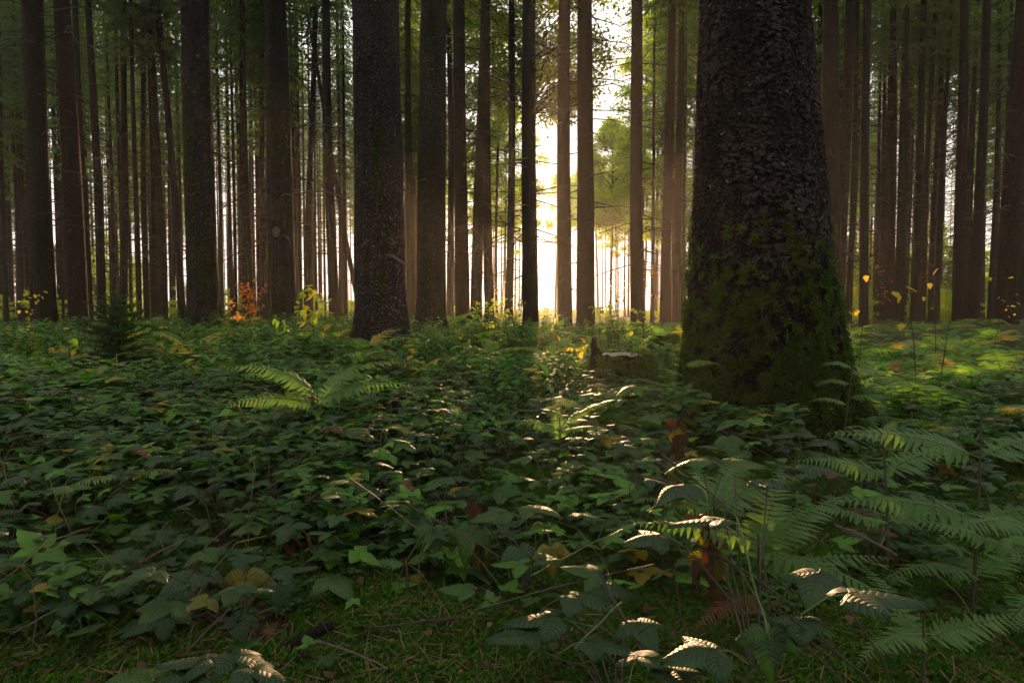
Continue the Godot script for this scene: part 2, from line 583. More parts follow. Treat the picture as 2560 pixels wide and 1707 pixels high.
func dead_branches(height: float, from: float, count: int, r0: float, sd: int) -> ArrayMesh:
	var mb := MB.new()
	var g := RandomNumberGenerator.new()
	g.seed = sd
	for k in count:
		var h := g.randf_range(from, height)
		var az := g.randf() * TAU
		var l := g.randf_range(0.25, 2.0)
		var dir := Vector3(cos(az), g.randf_range(-0.35, 0.15), sin(az))
		var p0 := Vector3(cos(az) * r0 * 0.8, h, sin(az) * r0 * 0.8)
		var p1 := p0 + dir * l * 0.5
		var p2 := p1 + (dir + Vector3(g.randf_range(-0.4, 0.4), -0.3, g.randf_range(-0.4, 0.4))) * l * 0.5
		mb.tube([p0, p1, p2], [0.02, 0.012, 0.004], 3)
		for q in int(l * 3.0):
			var t := g.randf_range(0.2, 1.0)
			var a := p0.lerp(p1, t) if g.randf() < 0.4 else p1.lerp(p2, t)
			var e := a + Vector3(g.randf_range(-1, 1), g.randf_range(-0.8, 0.25), g.randf_range(-1, 1)) * l * 0.26
			mb.tube([a, e], [0.005, 0.002], 3)
	return mb.mesh(M.twig_dark)

# ---------------------------------------------------------------- the scene
func _ready() -> void:
	# camera
	var cam := Camera3D.new()
	cam.name = "camera"
	cam.position = Vector3(0, EYE, 0)
	cam.rotation.x = -atan((853.5 - HORIZON) / F)
	cam.fov = rad_to_deg(2.0 * atan(853.5 / F))
	cam.near = 0.05
	cam.far = 2000.0
	add_child(cam)
	cam.current = true
	# the sun: low, ahead, just right of the middle trunks
	var to_sun := Vector3(slope(SUN_PX.x), -fall(SUN_PX.y), -1.0).normalized()
	var sun := DirectionalLight3D.new()
	sun.name = "sun"
	sun.light_energy = 1.6
	sun.light_angular_distance = 0.5
	sun.light_color = Color(1.0, 0.79, 0.57)
	sun.shadow_enabled = true
	add_child(sun)
	sun.look_at_from_position(Vector3.ZERO, -to_sun, Vector3.UP)
	# sky: pale overcast-bright air with the glow round the sun
	var W := 1024
	var H := 512
	var img := Image.create(W, H, false, Image.FORMAT_RGBF)
	for y in H:
		var el := (0.5 - (y + 0.5) / H) * PI
		var s := sin(maxf(el, 0.0))
		var zen := Color(0.68, 0.70, 0.71)
		var hor := Color(0.46, 0.40, 0.39)
		var base := hor.lerp(zen, pow(s, 0.55))
		for x in W:
			var az := ((x + 0.5) / W - 0.5) * TAU
			var dir := Vector3(sin(az) * cos(el), sin(el), -cos(az) * cos(el))
			var ang := rad_to_deg(acos(clampf(dir.dot(to_sun), -1.0, 1.0)))
			var wide := 0.6 * exp(-ang / 30.0) + 1.0 * exp(-ang / 11.0)
			var glow := 10.0 * exp(-ang / 3.4) + 90.0 * exp(-ang * ang / 1.2)
			img.set_pixel(x, y, Color(base.r + wide + glow, base.g + wide * 0.84 + glow * 0.77, base.b + wide * 0.81 + glow * 0.63))
	var pano := PanoramaSkyMaterial.new()
	pano.panorama = ImageTexture.create_from_image(img)
	var sky := Sky.new()
	sky.sky_material = pano
	var env := Environment.new()
	env.background_mode = Environment.BG_SKY
	env.sky = sky
	env.background_energy_multiplier = 1.0
	env.tonemap_mode = Environment.TONE_MAPPER_LINEAR
	env.tonemap_exposure = 2.7
	env.sdfgi_enabled = true
	env.ssao_enabled = true
	env.ssil_enabled = true
	env.volumetric_fog_enabled = true
	env.volumetric_fog_density = 0.0007
	env.volumetric_fog_albedo = Color(1.0, 0.96, 0.92)
	env.volumetric_fog_anisotropy = 0.66
	var we := WorldEnvironment.new()
	we.name = "environment"
	we.environment = env
	add_child(we)

	rng.seed = 20240
	bump_noise.seed = 11
	bump_noise.frequency = 0.55
	bump_noise.fractal_octaves = 3
	patch_noise.seed = 77
	patch_noise.frequency = 0.5
	patch_noise.fractal_octaves = 3
	make_materials()
	list_trees()
	make_ground_grid()
	build_floor()
	build_shared()
	build_main_trees()
	build_near_trunk()
	build_back_trees()
	build_saplings()
	build_stumps()
	build_ferns()
	build_brambles()
	build_carpet()
	build_undergrowth()
	build_moss()
	build_litter()

# the trunks one can tell apart: centre x at the top edge, centre x at the foot, width, y of the foot, diameter in metres
var trees: Array = []
func list_trees() -> void:
	var one := ""
	trees = [
		[109, 114, 48, 832, 0.45, "bark_brown", 0.15, "stout knotty spruce trunk beside the bright gap, reddish trunk next to it", ""],
		[173, 197, 45, 841, 0.43, "bark_red", 0.0, "flaky reddish spruce trunk leaning slightly, behind the young spruce", ""],
		[243, 255, 22, 806, 0.36, "bark_brown", 0.1, "slim brown spruce trunk right behind the young spruce", ""],
		[333, 304, 19, 802, 0.34, "bark_dark", 0.2, "slim dark spruce trunk bowed sideways behind the young spruce", ""],
		[371, 368, 15, 803, 0.28, "bark_green", 0.5, one, "mossy pole trunks"],
		[398, 408, 18, 806, 0.32, "bark_green", 0.4, one, "mossy pole trunks"],
		[413, 456, 19, 803, 0.33, "bark_dark", 0.2, "dark spruce trunk slanting against the broad mossy trunk", ""],
		[508, 510, 75, 832, 0.56, "bark_dark", 0.55, "broad spruce trunk furred with moss all the way up", ""],
		[617, 616, 19, 790, 0.36, "bark_brown", 0.3, "straight brown trunk between the two broad mossy trunks", ""],
		[667, 662, 15, 795, 0.30, "bark_green", 0.6, one, "mossy pole trunks"],
		[704, 706, 58, 818, 0.5, "bark_dark", 0.4, "spruce trunk with a pale round branch scar and mossy foot", ""],
		[797, 768, 17, 806, 0.31, "bark_dark", 0.2, "thin trunk leaning away from the trunk with the branch scar", ""],
		[767, 905, 13, 800, 0.26, "bark_dark", 0.3, "thin trunk tilted strongly, passing behind the dark broad trunk", ""],
		[825, 833, 26, 800, 0.4, "bark_brown", 0.1, "straight brown trunk just beside the dark broad trunk", ""],
		[938, 948, 126, 868, 0.6, "bark_dark", 0.12, "dark broad spruce trunk on a mossy mound with flaring roots", ""],
		[1028, 1024, 20, 825, 0.34, "bark_green", 0.5, one, "mossy pole trunks"],
		[1090, 1082, 74, 829, 0.56, "bark_brown", 0.05, "broad smooth brown trunk with the small moss cushion near its foot", ""],
		[1125, 1127, 18, 815, 0.34, "bark_dark", 0.1, "narrow dark trunk half hidden behind the broad smooth brown trunk", ""],
		[1154, 1153, 37, 832, 0.42, "bark_brown", 0.05, "middling brown trunk standing free of the broad smooth one", ""],
		[1213, 1193, 30, 851, 0.33, "bark_brown", 0.1, "slender trunk leaning in front of another slender trunk", ""],
		[1215, 1226, 25, 835, 0.34, "bark_dark", 0.1, "slender trunk half hidden behind a leaning slender trunk", ""],
		[1243, 1243, 8, 800, 0.2, "bark_far", 0.0, "very thin pole trunk in front of the bright sky", ""],
		[1278, 1273, 20, 846, 0.25, "bark_brown", 0.0, "thin trunk standing alone left of the sunburst gap", ""],
		[1322, 1330, 40, 812, 0.38, "bark_brown", 0.0, "straight trunk whose edge touches the low sun", ""],
		[1411, 1414, 36, 850, 0.38, "bark_brown", 0.0, "left one of two close straight trunks beside the sun gap", ""],
		[1462, 1460, 45, 850, 0.44, "bark_brown", 0.1, "right one of two close straight trunks, its foot mossy", ""],
		[1583, 1598, 34, 838, 0.38, "bark_brown", 0.0, "straight trunk before the sunlit leafy tree", ""],
		[1607, 1609, 7, 800, 0.2, "bark_far", 0.0, "very thin pole right behind the trunk before the leafy tree", ""],
		[1669, 1667, 26, 816, 0.38, "bark_dark", 0.1, "left one of a pair of dark trunks behind the second stump", ""],
		[1692, 1694, 21, 812, 0.36, "bark_dark", 0.1, "right one of a pair of dark trunks behind the second stump", ""],
		[2060, 2090, 44, 815, 0.5, "bark_dark", 0.2, "shadowed trunk peeping out behind the huge scaly trunk", ""],
		[2106, 2098, 30, 806, 0.4, "bark_dark", 0.3, "dark straight trunk next to the shadowed trunk behind the huge one", ""],
		[2155, 2157, 22, 847, 0.25, "bark_dark", 0.1, "slim dark trunk standing forward among the right-hand ferns", ""],
		[2141, 2119, 14, 802, 0.28, "bark_green", 0.3, one, "straight poles in the fern glade"],
		[2199, 2200, 13, 800, 0.28, "bark_brown", 0.1, one, "straight poles in the fern glade"],
		[2212, 2229, 20, 808, 0.34, "bark_brown", 0.1, one, "straight poles in the fern glade"],
		[2268, 2267, 10, 797, 0.26, "bark_far", 0.1, one, "straight poles in the fern glade"],
		[2293, 2284, 20, 808, 0.34, "bark_green", 0.4, one, "straight poles in the fern glade"],
		[2314, 2306, 15, 803, 0.3, "bark_brown", 0.1, one, "straight poles in the fern glade"],
		[2336, 2327, 14, 800, 0.3, "bark_brown", 0.1, one, "straight poles in the fern glade"],
		[2353, 2342, 14, 800, 0.28, "bark_green", 0.3, one, "straight poles in the fern glade"],
		[2384, 2399, 25, 810, 0.36, "bark_dark", 0.2, one, "straight poles in the fern glade"],
		[2416, 2413, 14, 800, 0.3, "bark_dark", 0.2, one, "straight poles in the fern glade"],
		[2442, 2435, 25, 808, 0.36, "bark_dark", 0.2, one, "straight poles in the fern glade"],
		[2477, 2479, 14, 798, 0.3, "bark_brown", 0.2, one, "straight poles in the fern glade"],
		[2535, 2518, 46, 806, 0.42, "bark_red", 0.0, "knotty red-brown spruce trunk with yellow leaves at its foot", ""],
		[8, 8, 10, 798, 0.26, "bark_green", 0.3, one, "mossy pole trunks"],
		[48, 50, 12, 800, 0.28, "bark_green", 0.3, one, "mossy pole trunks"],
		[66, 70, 12, 806, 0.28, "bark_green", 0.3, one, "mossy pole trunks"],
		[86, 84, 13, 800, 0.3, "bark_green", 0.4, one, "mossy pole trunks"],
	]
	for t in trees:
		var d: float = t[4] * F / t[2]
		controls.append([slope(t[1]) * d, -d, EYE - fall(t[3]) * d, clampf(0.10 * d, 0.7, 2.2)])
	# the ground in front: stump, near trunk, hollow in the middle, camera foot
	for k in [[1912, 4.1, 1085, 0.8], [1500, 5.9, 962, 0.7], [1300, 4.6, 1035, 0.9], [700, 4.6, 1020, 0.9], [300, 4.4, 1030, 0.9], [2400, 4.5, 1020, 0.9], [1280, 1.5, 1620, 0.9], [300, 1.6, 1560, 0.8], [2300, 1.6, 1580, 0.8], [1350, 8.0, 935, 1.0], [1130, 8.6, 898, 0.7], [2300, 8.0, 920, 1.2], [600, 7.5, 915, 1.2], [150, 8.0, 905, 1.2]]:
		controls.append([slope(k[0]) * k[1], -k[1], EYE - fall(k[2]) * k[1], k[3]])

func build_floor() -> void:
	var mb := MB.new()
	var n := 300
	var xs := PackedFloat32Array()
	for i in n + 1:
		var t := float(i) / n * 2.0 - 1.0
		xs.push_back(signf(t) * (absf(t) * 9.0 + 231.0 * pow(absf(t), 5.0)))
	for j in n + 1:
		for i in n + 1:
			var x := xs[i]
			var z := xs[j] - 4.0
			mb.p(Vector3(x, ground(x, z), z), Vector2(x, z))
	for j in n:
		for i in n:
			var k := j * (n + 1) + i
			mb.q(k, k + 1, k + n + 1, k + n + 2)
	var o := part("ground", mb.mesh(M.forest_floor), self)
	tag(o, "mossy forest floor with needles and soil", "ground", "", "structure")

func build_shared() -> void:
	G.crown = []
	for k in 5:
		G.crown.append(spruce_crown(15.0, 2.7, 100 + k))
	G.dead = []
	for k in 4:
		G.dead.append(dead_branches(12.0, 2.0, 46, 0.15, 300 + k))
	G.back_trunk = []
	for k in 6:
		G.back_trunk.append(trunk_mesh(0.16, 27.0, Vector3(0, 0, 0), 10, 0.35, 500 + k, 0.25, M.bark_far if k < 3 else M.bark_brown, 0.04))
	# fern fronds: [rise, droop, bend]
	G.frond = []
	for k in 5:
		G.frond.append(frond_mesh(20, 11, [1.0, 0.75, 0.5, 0.9, 0.35][k], [0.45, 0.25, 0.2, 0.8, 0.5][k], [0.2, -0.25, 0.1, -0.1, 0.3][k], 0.2, 0.27, 700 + k).mesh(M.fern_green))
	G.pinna = pinna(13, 1.0, 0.36).mesh(M.fern_green)
	G.leaf_near = []
	for k in 6:
		G.leaf_near.append(trifoliate(0.062, 12, 4, 900 + k).mesh(M.bramble_mid))
	var one := MB.new()
	G.leaflet = []
	for k in 4:
		one = MB.new()
		leaf_shape(one, Transform3D(), 0.1, 0.068, 18, 6, 0.06, [0.12, 0.28, 0.04, 0.36][k], [0.25, 0.12, 0.3, 0.2][k])
		G.leaflet.append(one.mesh(M.bramble_mid))
	var pe := MB.new()
	pe.tube([Vector3(0, -0.001, 0.004), Vector3(0, -0.008, -0.03), Vector3(0, -0.04, -0.07)], [0.0011, 0.0013, 0.0016], 5)
	G.petiole = pe.mesh(M.green_stem)

# the name of the gap between two landmark trunks that a column of the photograph falls into
const MARKS := [[114, "stout knotty trunk"], [197, "flaky reddish trunk"], [304, "bowed dark trunk"], [456, "slanting dark trunk"], [510, "broad mossy trunk"], [616, "straight brown trunk"], [706, "scarred trunk"], [833, "next brown trunk"], [948, "dark broad trunk"], [1082, "broad smooth trunk"], [1153, "free-standing brown trunk"], [1273, "thin lone trunk"], [1330, "trunk at the sun"], [1460, "two close trunks"], [1598, "lone trunk"], [1680, "pair of dark trunks"], [1914, "huge scaly trunk"], [2157, "slim forward trunk"], [2285, "mossy glade pole"], [2399, "dark glade pole"], [2518, "knotty red-brown trunk"]]
func between(px: float) -> String:
	if px < MARKS[0][0]: return "outside the " + MARKS[0][1]
	for k in MARKS.size() - 1:
		if px < MARKS[k + 1][0]:
			return "between %s and %s" % [MARKS[k][1], MARKS[k + 1][1]]
	return "outside the " + MARKS[-1][1]
func beside(px: float) -> String:
	var best: Array = MARKS[0]
	for m in MARKS:
		if absf(float(m[0]) - px) < absf(float(best[0]) - px): best = m
	return best[1]

func tree_labels(group: String) -> String:
	return {"mossy pole trunks": "thin green-tinged spruce pole ", "straight poles in the fern glade": "straight slim glade spruce "}[group]

func build_main_trees() -> void:
	var k := 0
	for t in trees:
		k += 1
		var d: float = t[4] * F / t[2]
		var foot := on_ground(t[1], d)
		var top_h := EYE - fall(0.0) * d - foot.y
		var lean := Vector3((slope(t[0]) - slope(t[1])) * d / top_h, 0, 0)
		var label: String = t[7] if t[7] else tree_labels(t[8]) + between(t[1])
		var o := thing("spruce_tree", label, "tree", foot, 0.0, t[8])
		var tall := rr(25.0, 29.0)
		var sides := 40 if t[2] > 50 else (24 if t[2] > 24 else 14)
		part("trunk", trunk_mesh(t[4] * 0.5, tall, lean, sides, 0.85 if k == 15 else (0.45 if d < 14 else 0.34), k * 7, t[6], M[t[5]], 0.025 + 0.0012 * d), o)
		var cb := rr(11.5, 14.0)
		var sc := (tall + 0.8 - cb) / 15.0
		part("crown", G.crown[k % 5], o, null, Transform3D(rot(0, rr(0, TAU)).scaled(Vector3(1.05, sc, 1.05)), lean * cb + Vector3(0, cb, 0)))
		part("branch_stubs", stubs(t[4] * 0.5, lean, 34, k), o).set_meta("kind", "stuff")
		if d > 13.0:
			var db := part("dead_branches", G.dead[k % 4], o, null, Transform3D(Basis(Vector3(1, 0, 0), Vector3(lean.x, 1, 0), Vector3(0, 0, 1)) * rot(0, rr(0, TAU)), Vector3.ZERO))
			db.set_meta("kind", "stuff")
		if k == 11:   # the branch scar
			var sm := MB.new()
			for ring in 4:
				for i in 17:
					var w := TAU * i / 16.0
					var q: float = [0.0, 0.045, 0.07, 0.085][ring]
					sm.p(Vector3(cos(w) * q * (1.0 + 0.12 * sin(3 * w)), sin(w) * q * 1.35, [0.035, 0.03, 0.04, 0.0][ring]), Vector2(i / 16.0, ring / 4.0))
			for ring in 3:
				for i in 16:
					var b := ring * 17 + i
					sm.q(b, b + 17, b + 1, b + 18)
			var at := in_air(703, 585, d) - foot
			var sp := part("branch_scar", sm.mesh(M.scar), o, null, Transform3D(Basis(), Vector3(at.x, at.y, t[4] * 0.5 - 0.01)))
			sp.set_meta("label", "pale oval scar of a lost branch")
		if t[2] > 55:
			moss_on_trunk(o, t[4] * 0.5, lean, t[6], k, 4200 if t[6] > 0.3 else 1500, 3.0 if t[6] > 0.5 else 1.1, 0.35)

# moss tufts on a trunk: stand proud of the bark
func moss_on_trunk(o: Node3D, r0: float, lean: Vector3, moss: float, sd: int, count: int, top: float, flare: float) -> void:
	var xs := []
	var cs := []
	for i in count * 4:
		if xs.size() >= count: break
		var h := top * pow(rng.randf(), 1.5)
		var w := rr(0, TAU)
		var mz := patch_noise.get_noise_3d(cos(w) * 1.3 + sd * 7, h * 0.9, sin(w) * 1.3)
		if mz < 0.05 - 0.25 * moss + 0.22 * h / top:
			continue
		var r := r0 * (1.0 - 0.03 * h) + flare * r0 * exp(-h / 0.24)
		var out := Vector3(cos(w), 0.5, sin(w)).normalized()
		var b := Basis(Quaternion(Vector3.UP, out)) * rot(0, rr(0, TAU))
		var s := rr(0.3, 0.7)
		xs.append(Transform3D(b.scaled(Vector3(s, s, s)), Vector3(cos(w) * r, h, sin(w) * r) + lean * h))
		cs.append(moss_tint() * 0.5)
	many("moss", moss_sprig(), xs, cs, o)

func moss_tint() -> Color:
	var k := rng.randf()
	return Color(0.045 + 0.075 * k, 0.115 + 0.12 * k, 0.014 + 0.010 * rng.randf())

func moss_sprig() -> Mesh:
	if G.has("sprig"):
		return G.sprig
	var mb := MB.new()
	var g := RandomNumberGenerator.new()
	g.seed = 5
	for s in 5:
		var az := TAU * s / 5.0 + g.randf_range(-0.5, 0.5)
		var dir := Vector3(cos(az), g.randf_range(0.5, 1.4), sin(az)).normalized()
		var l := g.randf_range(0.018, 0.034)
		for q in 6:
			var t := (q + 0.5) / 6.0
			var p := dir * l * t + Vector3(0, -0.006 * t * t, 0)
			for e in 2:
				var dd := (dir * 0.8 + Vector3(g.randf_range(-1, 1), g.randf_range(-0.4, 0.7), g.randf_range(-1, 1))).normalized()
				var w := dd.cross(Vector3(g.randf_range(-1, 1), 0.3, g.randf_range(-1, 1))).normalized() * 0.0016
				mb.t(mb.p(p - w), mb.p(p + dd * 0.009 * (1.1 - 0.5 * t)), mb.p(p + w))
	G.sprig = mb.mesh(M.moss)
	return G.sprig

func build_near_trunk() -> void:
	var d := 4.1
	var foot := on_ground(1914, d)
	foot.y = 0.0
	var o := thing("spruce_tree", "huge dark spruce trunk with coarse scaly bark and mossy foot", "tree", foot)
	var lean := Vector3(-0.042, 0, 0)
	var mb := MB.new()
	var sides := 168
	var hs := []
	var h := -0.35
	while h < 2.95:
		hs.append(h)
		h += 0.0155
	while h < 28.0:
		hs.append(h)
		h += 0.8
	var cells := FastNoiseLite.new()
	cells.noise_type = FastNoiseLite.TYPE_CELLULAR
	cells.seed = 8
	cells.frequency = 1.0
	cells.cellular_return_type = FastNoiseLite.RETURN_DISTANCE2_SUB
	cells.fractal_type = FastNoiseLite.FRACTAL_NONE
	var cracks0 := cells.duplicate() as FastNoiseLite
	cracks0.seed = 19
	for j in hs.size():
		var y: float = hs[j]
		for i in sides + 1:
			var w := TAU * (i % sides) / sides
			var r := near_radius(y, w)
			var e := cells.get_noise_3d(cos(w) * 9.5, y * 17.0, sin(w) * 9.5)
			r += 0.012 * smoothstep(-0.98, -0.7, e) - 0.014 * (1.0 - smoothstep(-0.99, -0.86, cracks0.get_noise_3d(cos(w) * 4.4, y * 6.5, sin(w) * 4.4)))
			mb.p(lean * y + Vector3(cos(w) * r, y, sin(w) * r), Vector2(float(i) / sides * 6.0, y / 0.42), Color(0.8, 0.8, 0.85))
	for j in hs.size() - 1:
		for i in sides:
			var k := j * (sides + 1) + i
			mb.q(k, k + 1, k + sides + 1, k + sides + 2)
	part("trunk", mb.mesh(M.bark_dark), o)
	# loose bark scales, overlapping like shingles
	var cracks := cells.duplicate() as FastNoiseLite
	cracks.seed = 19
	var sc := MB.new()
	var g := RandomNumberGenerator.new()
	g.seed = 42
	for k in 30000:
		var y := g.randf_range(0.0, 2.9)
		var w := g.randf() * TAU
		var r := near_radius(y, w) + 0.0095
		var grain := patch_noise.get_noise_3d(cos(w) * 2.2, y * 2.5, sin(w) * 2.2)
		var s := g.randf_range(0.0045, 0.0115) * (1.0 + 0.6 * grain)
		if cracks.get_noise_3d(cos(w) * 4.4, y * 6.5, sin(w) * 4.4) < -0.90 and g.randf() < 0.8: continue
		var out := Vector3(cos(w), 0, sin(w))
		var side := Vector3(-sin(w), 0, cos(w))
		var tilt := g.randf_range(-0.05, 0.38)
		var up := (Vector3.UP * cos(tilt) - out * sin(tilt)).normalized()
		var nor := (out * cos(tilt) + Vector3.UP * sin(tilt)).normalized()
		var yawed := side.rotated(nor, g.randf_range(-0.5, 0.5))
		up = up.rotated(nor, g.randf_range(-0.5, 0.5))
		var c := lean * y + out * r + Vector3(0, y, 0)
		var l := g.randf_range(0.016, 0.031) * (1.0 + 0.7 * grain)
		var rust := maxf(0.0, g.randfn()) * 0.18
		var col := Color(l * (1.06 + rust), l * 0.96, l * (0.94 - 0.4 * rust))
		if g.randf() < 0.012:
			col = Color(0.09, 0.09, 0.075)
		var th := g.randf_range(0.0012, 0.0042)
		var n := 6
		var top := sc.p(c + nor * th, Vector2.ZERO, col)
		var ring := []
		var edge := []
		var low := []
		var e := g.randf() * TAU
		for i in n:
			var a := e + TAU * i / n
			var q := s * g.randf_range(0.5, 1.25)
			var off := yawed * cos(a) * q * 1.3 + up * sin(a) * q * 0.8
			var at := c + off + nor * th * g.randf_range(0.75, 1.1)
			ring.append(sc.p(at, Vector2.ZERO, col))
			edge.append(sc.p(at, Vector2.ZERO, col))
			low.append(sc.p(c + off * 0.97 - nor * 0.012, Vector2.ZERO, col))
		for i in n:
			var b := (i + 1) % n
			sc.t(top, ring[b], ring[i])
			sc.q(low[b], low[i], edge[b], edge[i])
	var so := part("bark_scales", sc.mesh(M.bark_scale), o)
	so.set_meta("kind", "stuff")
	# moss at the foot and up the shaded sides
	var xs := []
	var cs := []
	while xs.size() < 11000:
		var y := 1.3 * pow(rng.randf(), 1.35)
		var w := rr(0, TAU)
		var mz := 0.6 * patch_noise.get_noise_3d(cos(w) * 2.6 + 3.0, y * 4.0, sin(w) * 2.6) + 1.1 * bump_noise.get_noise_3d(cos(w) * 11.0, y * 14.0, sin(w) * 11.0)
		# more towards the side that faces +x and -x, bare in the middle left as in the photograph
		var side := 0.16 * cos(w - 0.5) + 0.12 * cos(w - PI)
		if rng.randf() > smoothstep(-0.30, 0.40, mz + side + 0.06 - 0.70 * maxf(0.0, y - 0.35)):
			continue
		var r := near_radius(y, w) + 0.014
		var out := Vector3(cos(w), rr(-0.3, 0.9), sin(w)).normalized()
		var b := Basis(Quaternion(Vector3.UP, out)) * rot(0, rr(0, TAU))
		var s := rr(0.7, 1.9)
		xs.append(Transform3D(b.scaled(Vector3(s, s, s)), lean * y + Vector3(cos(w) * r, y, sin(w) * r)))
		var mt := moss_tint()
		var dim := rr(0.3, 0.95)
		cs.append(Color(mt.r * dim, mt.g * dim * 0.88, mt.b * dim))
	many("moss", moss_sprig(), xs, cs, o)
	# a pale bracket of resin or fungus on the right edge
	part("crown", G.crown[2], o, null, Transform3D(rot(0, 1.0).scaled(Vector3(1.3, 1.1, 1.3)), lean * 12.5 + Vector3(0, 12.5, 0)))

func near_radius(y: float, w: float) -> float:
	var yy := clampf(y, -0.1, 40.0)
	var r := 0.458 - 0.064 * minf(yy, 3.0) - 0.008 * maxf(0.0, yy - 3.0)
	var lobe := 0.10 + 0.085 * cos(5.0 * w + 0.9) + 0.05 * cos(3.0 * w - 0.4)
	r += lobe * exp(-yy / 0.24)
	# a buttress root on the right that runs towards the camera
	var a := wrapf(w - 0.55, -PI, PI)
	r += 0.30 * exp(-a * a / 0.09) * exp(-yy / 0.17)
	var a2 := wrapf(w - 2.3, -PI, PI)
	r += 0.13 * exp(-a2 * a2 / 0.12) * exp(-yy / 0.18)
	r += 0.014 * bump_noise.get_noise_3d(cos(w) * 1.5, y * 1.2, sin(w) * 1.5)
	return r

func build_back_trees() -> void:
	# beyond the named trunks: rows of the same stand, thinner towards the bright edge
	var n := 0
	var z := -25.0
	while z > -84.0:
		var step := 2.9 + 0.035 * absf(z)
		var x := -0.92 * absf(z) - 4.0
		while x < 0.92 * absf(z) + 4.0:
			var px := x + rr(-1.7, 1.7)
			var pz := z + rr(-2.4, 2.4)
			x += step
			if n >= 246: continue
			var col := 1280.0 + F * px / absf(pz)
			if absf(col - 1280.0) > 1340.0: continue
			var mid := col > 1100.0 and col < 1610.0
			if mid: continue
			if col > 700 and col < 1100 and rng.randf() < 0.2: continue
			var off := px - slope(SUN_PX.x) * absf(pz)
			if off > -4.2 and off < 3.6: continue
			n += 1
			var s := rr(0.8, 1.15)
			var fat := rr(0.55, 1.2)
			var o := thing("spruce_tree", "%s %s spruce far back, %s" % ["thin" if fat < 0.72 else ("slim" if fat < 0.98 else "sturdy"), "low-branched" if n % 3 == 0 else "high-crowned", between(col)], "tree", Vector3(px, ground(px, pz), pz), rr(0, TAU), "spruces deep in the stand" if col < 1280 else "spruces deep in the stand beyond the huge trunk")
			part("trunk", G.back_trunk[n % 6], o, null, Transform3D(Basis(Vector3(fat, 0, 0), Vector3(rr(-0.012, 0.012), s, 0), Vector3(0, 0, fat)), Vector3.ZERO))
			var cb := (rr(8.0, 11.5) if n % 3 == 0 else rr(16.0, 19.5)) * s
			var cs := (27.0 * s + 0.6 - cb) / 15.0
			part("crown", G.crown[n % 5], o, null, Transform3D(rot(0, rr(0, TAU)).scaled(Vector3(0.85, cs, 0.85) * Vector3(rr(0.85, 1.15), 1, rr(0.85, 1.15))), Vector3(0, cb, 0)))
			if pz > -58.0:
				var db := part("dead_branches", G.dead[n % 4], o)
				db.set_meta("kind", "stuff")
		z -= step
	# the bright middle: far thin trees at the edge, leafy and lit from behind
	var bl := []
	for k in 3:
		bl.append(broad_crown(10.0, 3.4, 46, 110, 0.26, 1200 + k, M.broad_leaf))
	var m := 0
	for k in 46:
		var px := 1105.0 + k * 11.1 + rr(-6, 6)
		var d := rr(62.0, 95.0)
		var x := slope(px) * d
		if absf(x - slope(SUN_PX.x) * d) < 1.1: continue
		m += 1
		var o := thing("edge_tree", "thin hazy tree at the bright edge, " + between(px), "tree", Vector3(x, ground(x, -d), -d), rr(0, TAU), "hazy thin trees at the bright edge")
		var s := rr(0.52, 0.74)
		var fat := rr(0.6, 0.95)
		part("trunk", G.back_trunk[m % 3], o, null, Transform3D(Basis(Vector3(fat, 0, 0), Vector3(rr(-0.02, 0.02), s, 0), Vector3(0, 0, fat)), Vector3.ZERO))
		if k % 3 == 0 or px > 1480:
			var top := 27.0 * s
			var c: Array = bl[m % 3]
			var sy := rr(0.62, 0.95)
			var xf := Transform3D(Basis().scaled(Vector3(0.8, sy, 0.8)), Vector3(0, top - 10.0 * sy, 0))
			part("crown", c[0], o, null, xf)
			part("limbs", c[1], o, null, xf)
	# leafy trees that can be told apart
	leafy("leafy_tree", "loose dark-leaved tree whose sprays hang into the bright gap", 1335, 29.0, 0.22, 9.0, 12.0, 4.2, 170, 240, 0.15, "broad_leaf_dark", 31)
	leafy("leafy_tree", "yellow-green leafy tree glowing in front of the bright gap", 1528, 56.0, 0.16, 7.5, 8.5, 2.8, 110, 200, 0.2, "broad_leaf", 32)
	leafy("leafy_tree", "dense green leafy tree beside the huge trunk", 1660, 44.0, 0.2, 4.5, 17.0, 3.0, 150, 170, 0.19, "broad_leaf", 33)
	leafy("leafy_tree", "green leafy tree glimpsed between the slender trunks", 1265, 52.0, 0.16, 7.0, 9.0, 3.0, 90, 170, 0.19, "broad_leaf", 34)
	leafy("leafy_tree", "dark leafy tree behind the broad smooth trunk", 1130, 38.0, 0.2, 7.5, 12.0, 3.6, 140, 200, 0.16, "broad_leaf_dark", 35)
	# low young growth that closes the sides of the stand
	var shrub := []
	for k in 3:
		shrub.append(broad_crown(5.5, 2.2, 46, 90, 0.20, 1300 + k, M.broad_leaf if k != 1 else M.broad_leaf_dark))
	for k in 44:
		var right := k % 5 != 0
		var px := rr(1980, 2760) if right else rr(-220, 760)
		var d := rr(60, 92)
		var x := slope(px) * d
		var c: Array = shrub[k % 3]
		var o := thing("young_tree", "low hazy young tree far back, " + between(px), "tree", Vector3(x, ground(x, -d), -d), rr(0, TAU), "young trees behind the fern glade" if right else "young trees among the mossy trunks")
		var s := rr(0.8, 1.5)
		var tr := MB.new()
		tr.tube([Vector3(0, -0.2, 0), Vector3(0.05, 2.5, 0), Vector3(0, 5.0, 0)], [0.06, 0.05, 0.02], 5)
		part("trunk", G.get_or_add("shrub_trunk", tr.mesh(M.twig)), o, null, Transform3D(Basis().scaled(Vector3(s, s, s)), Vector3.ZERO))
		part("crown", c[0], o, null, Transform3D(Basis().scaled(Vector3(s, s, s)), Vector3(0, 0.5 * s, 0)))
		part("limbs", c[1], o, null, Transform3D(Basis().scaled(Vector3(s, s, s)), Vector3(0, 0.5 * s, 0)))
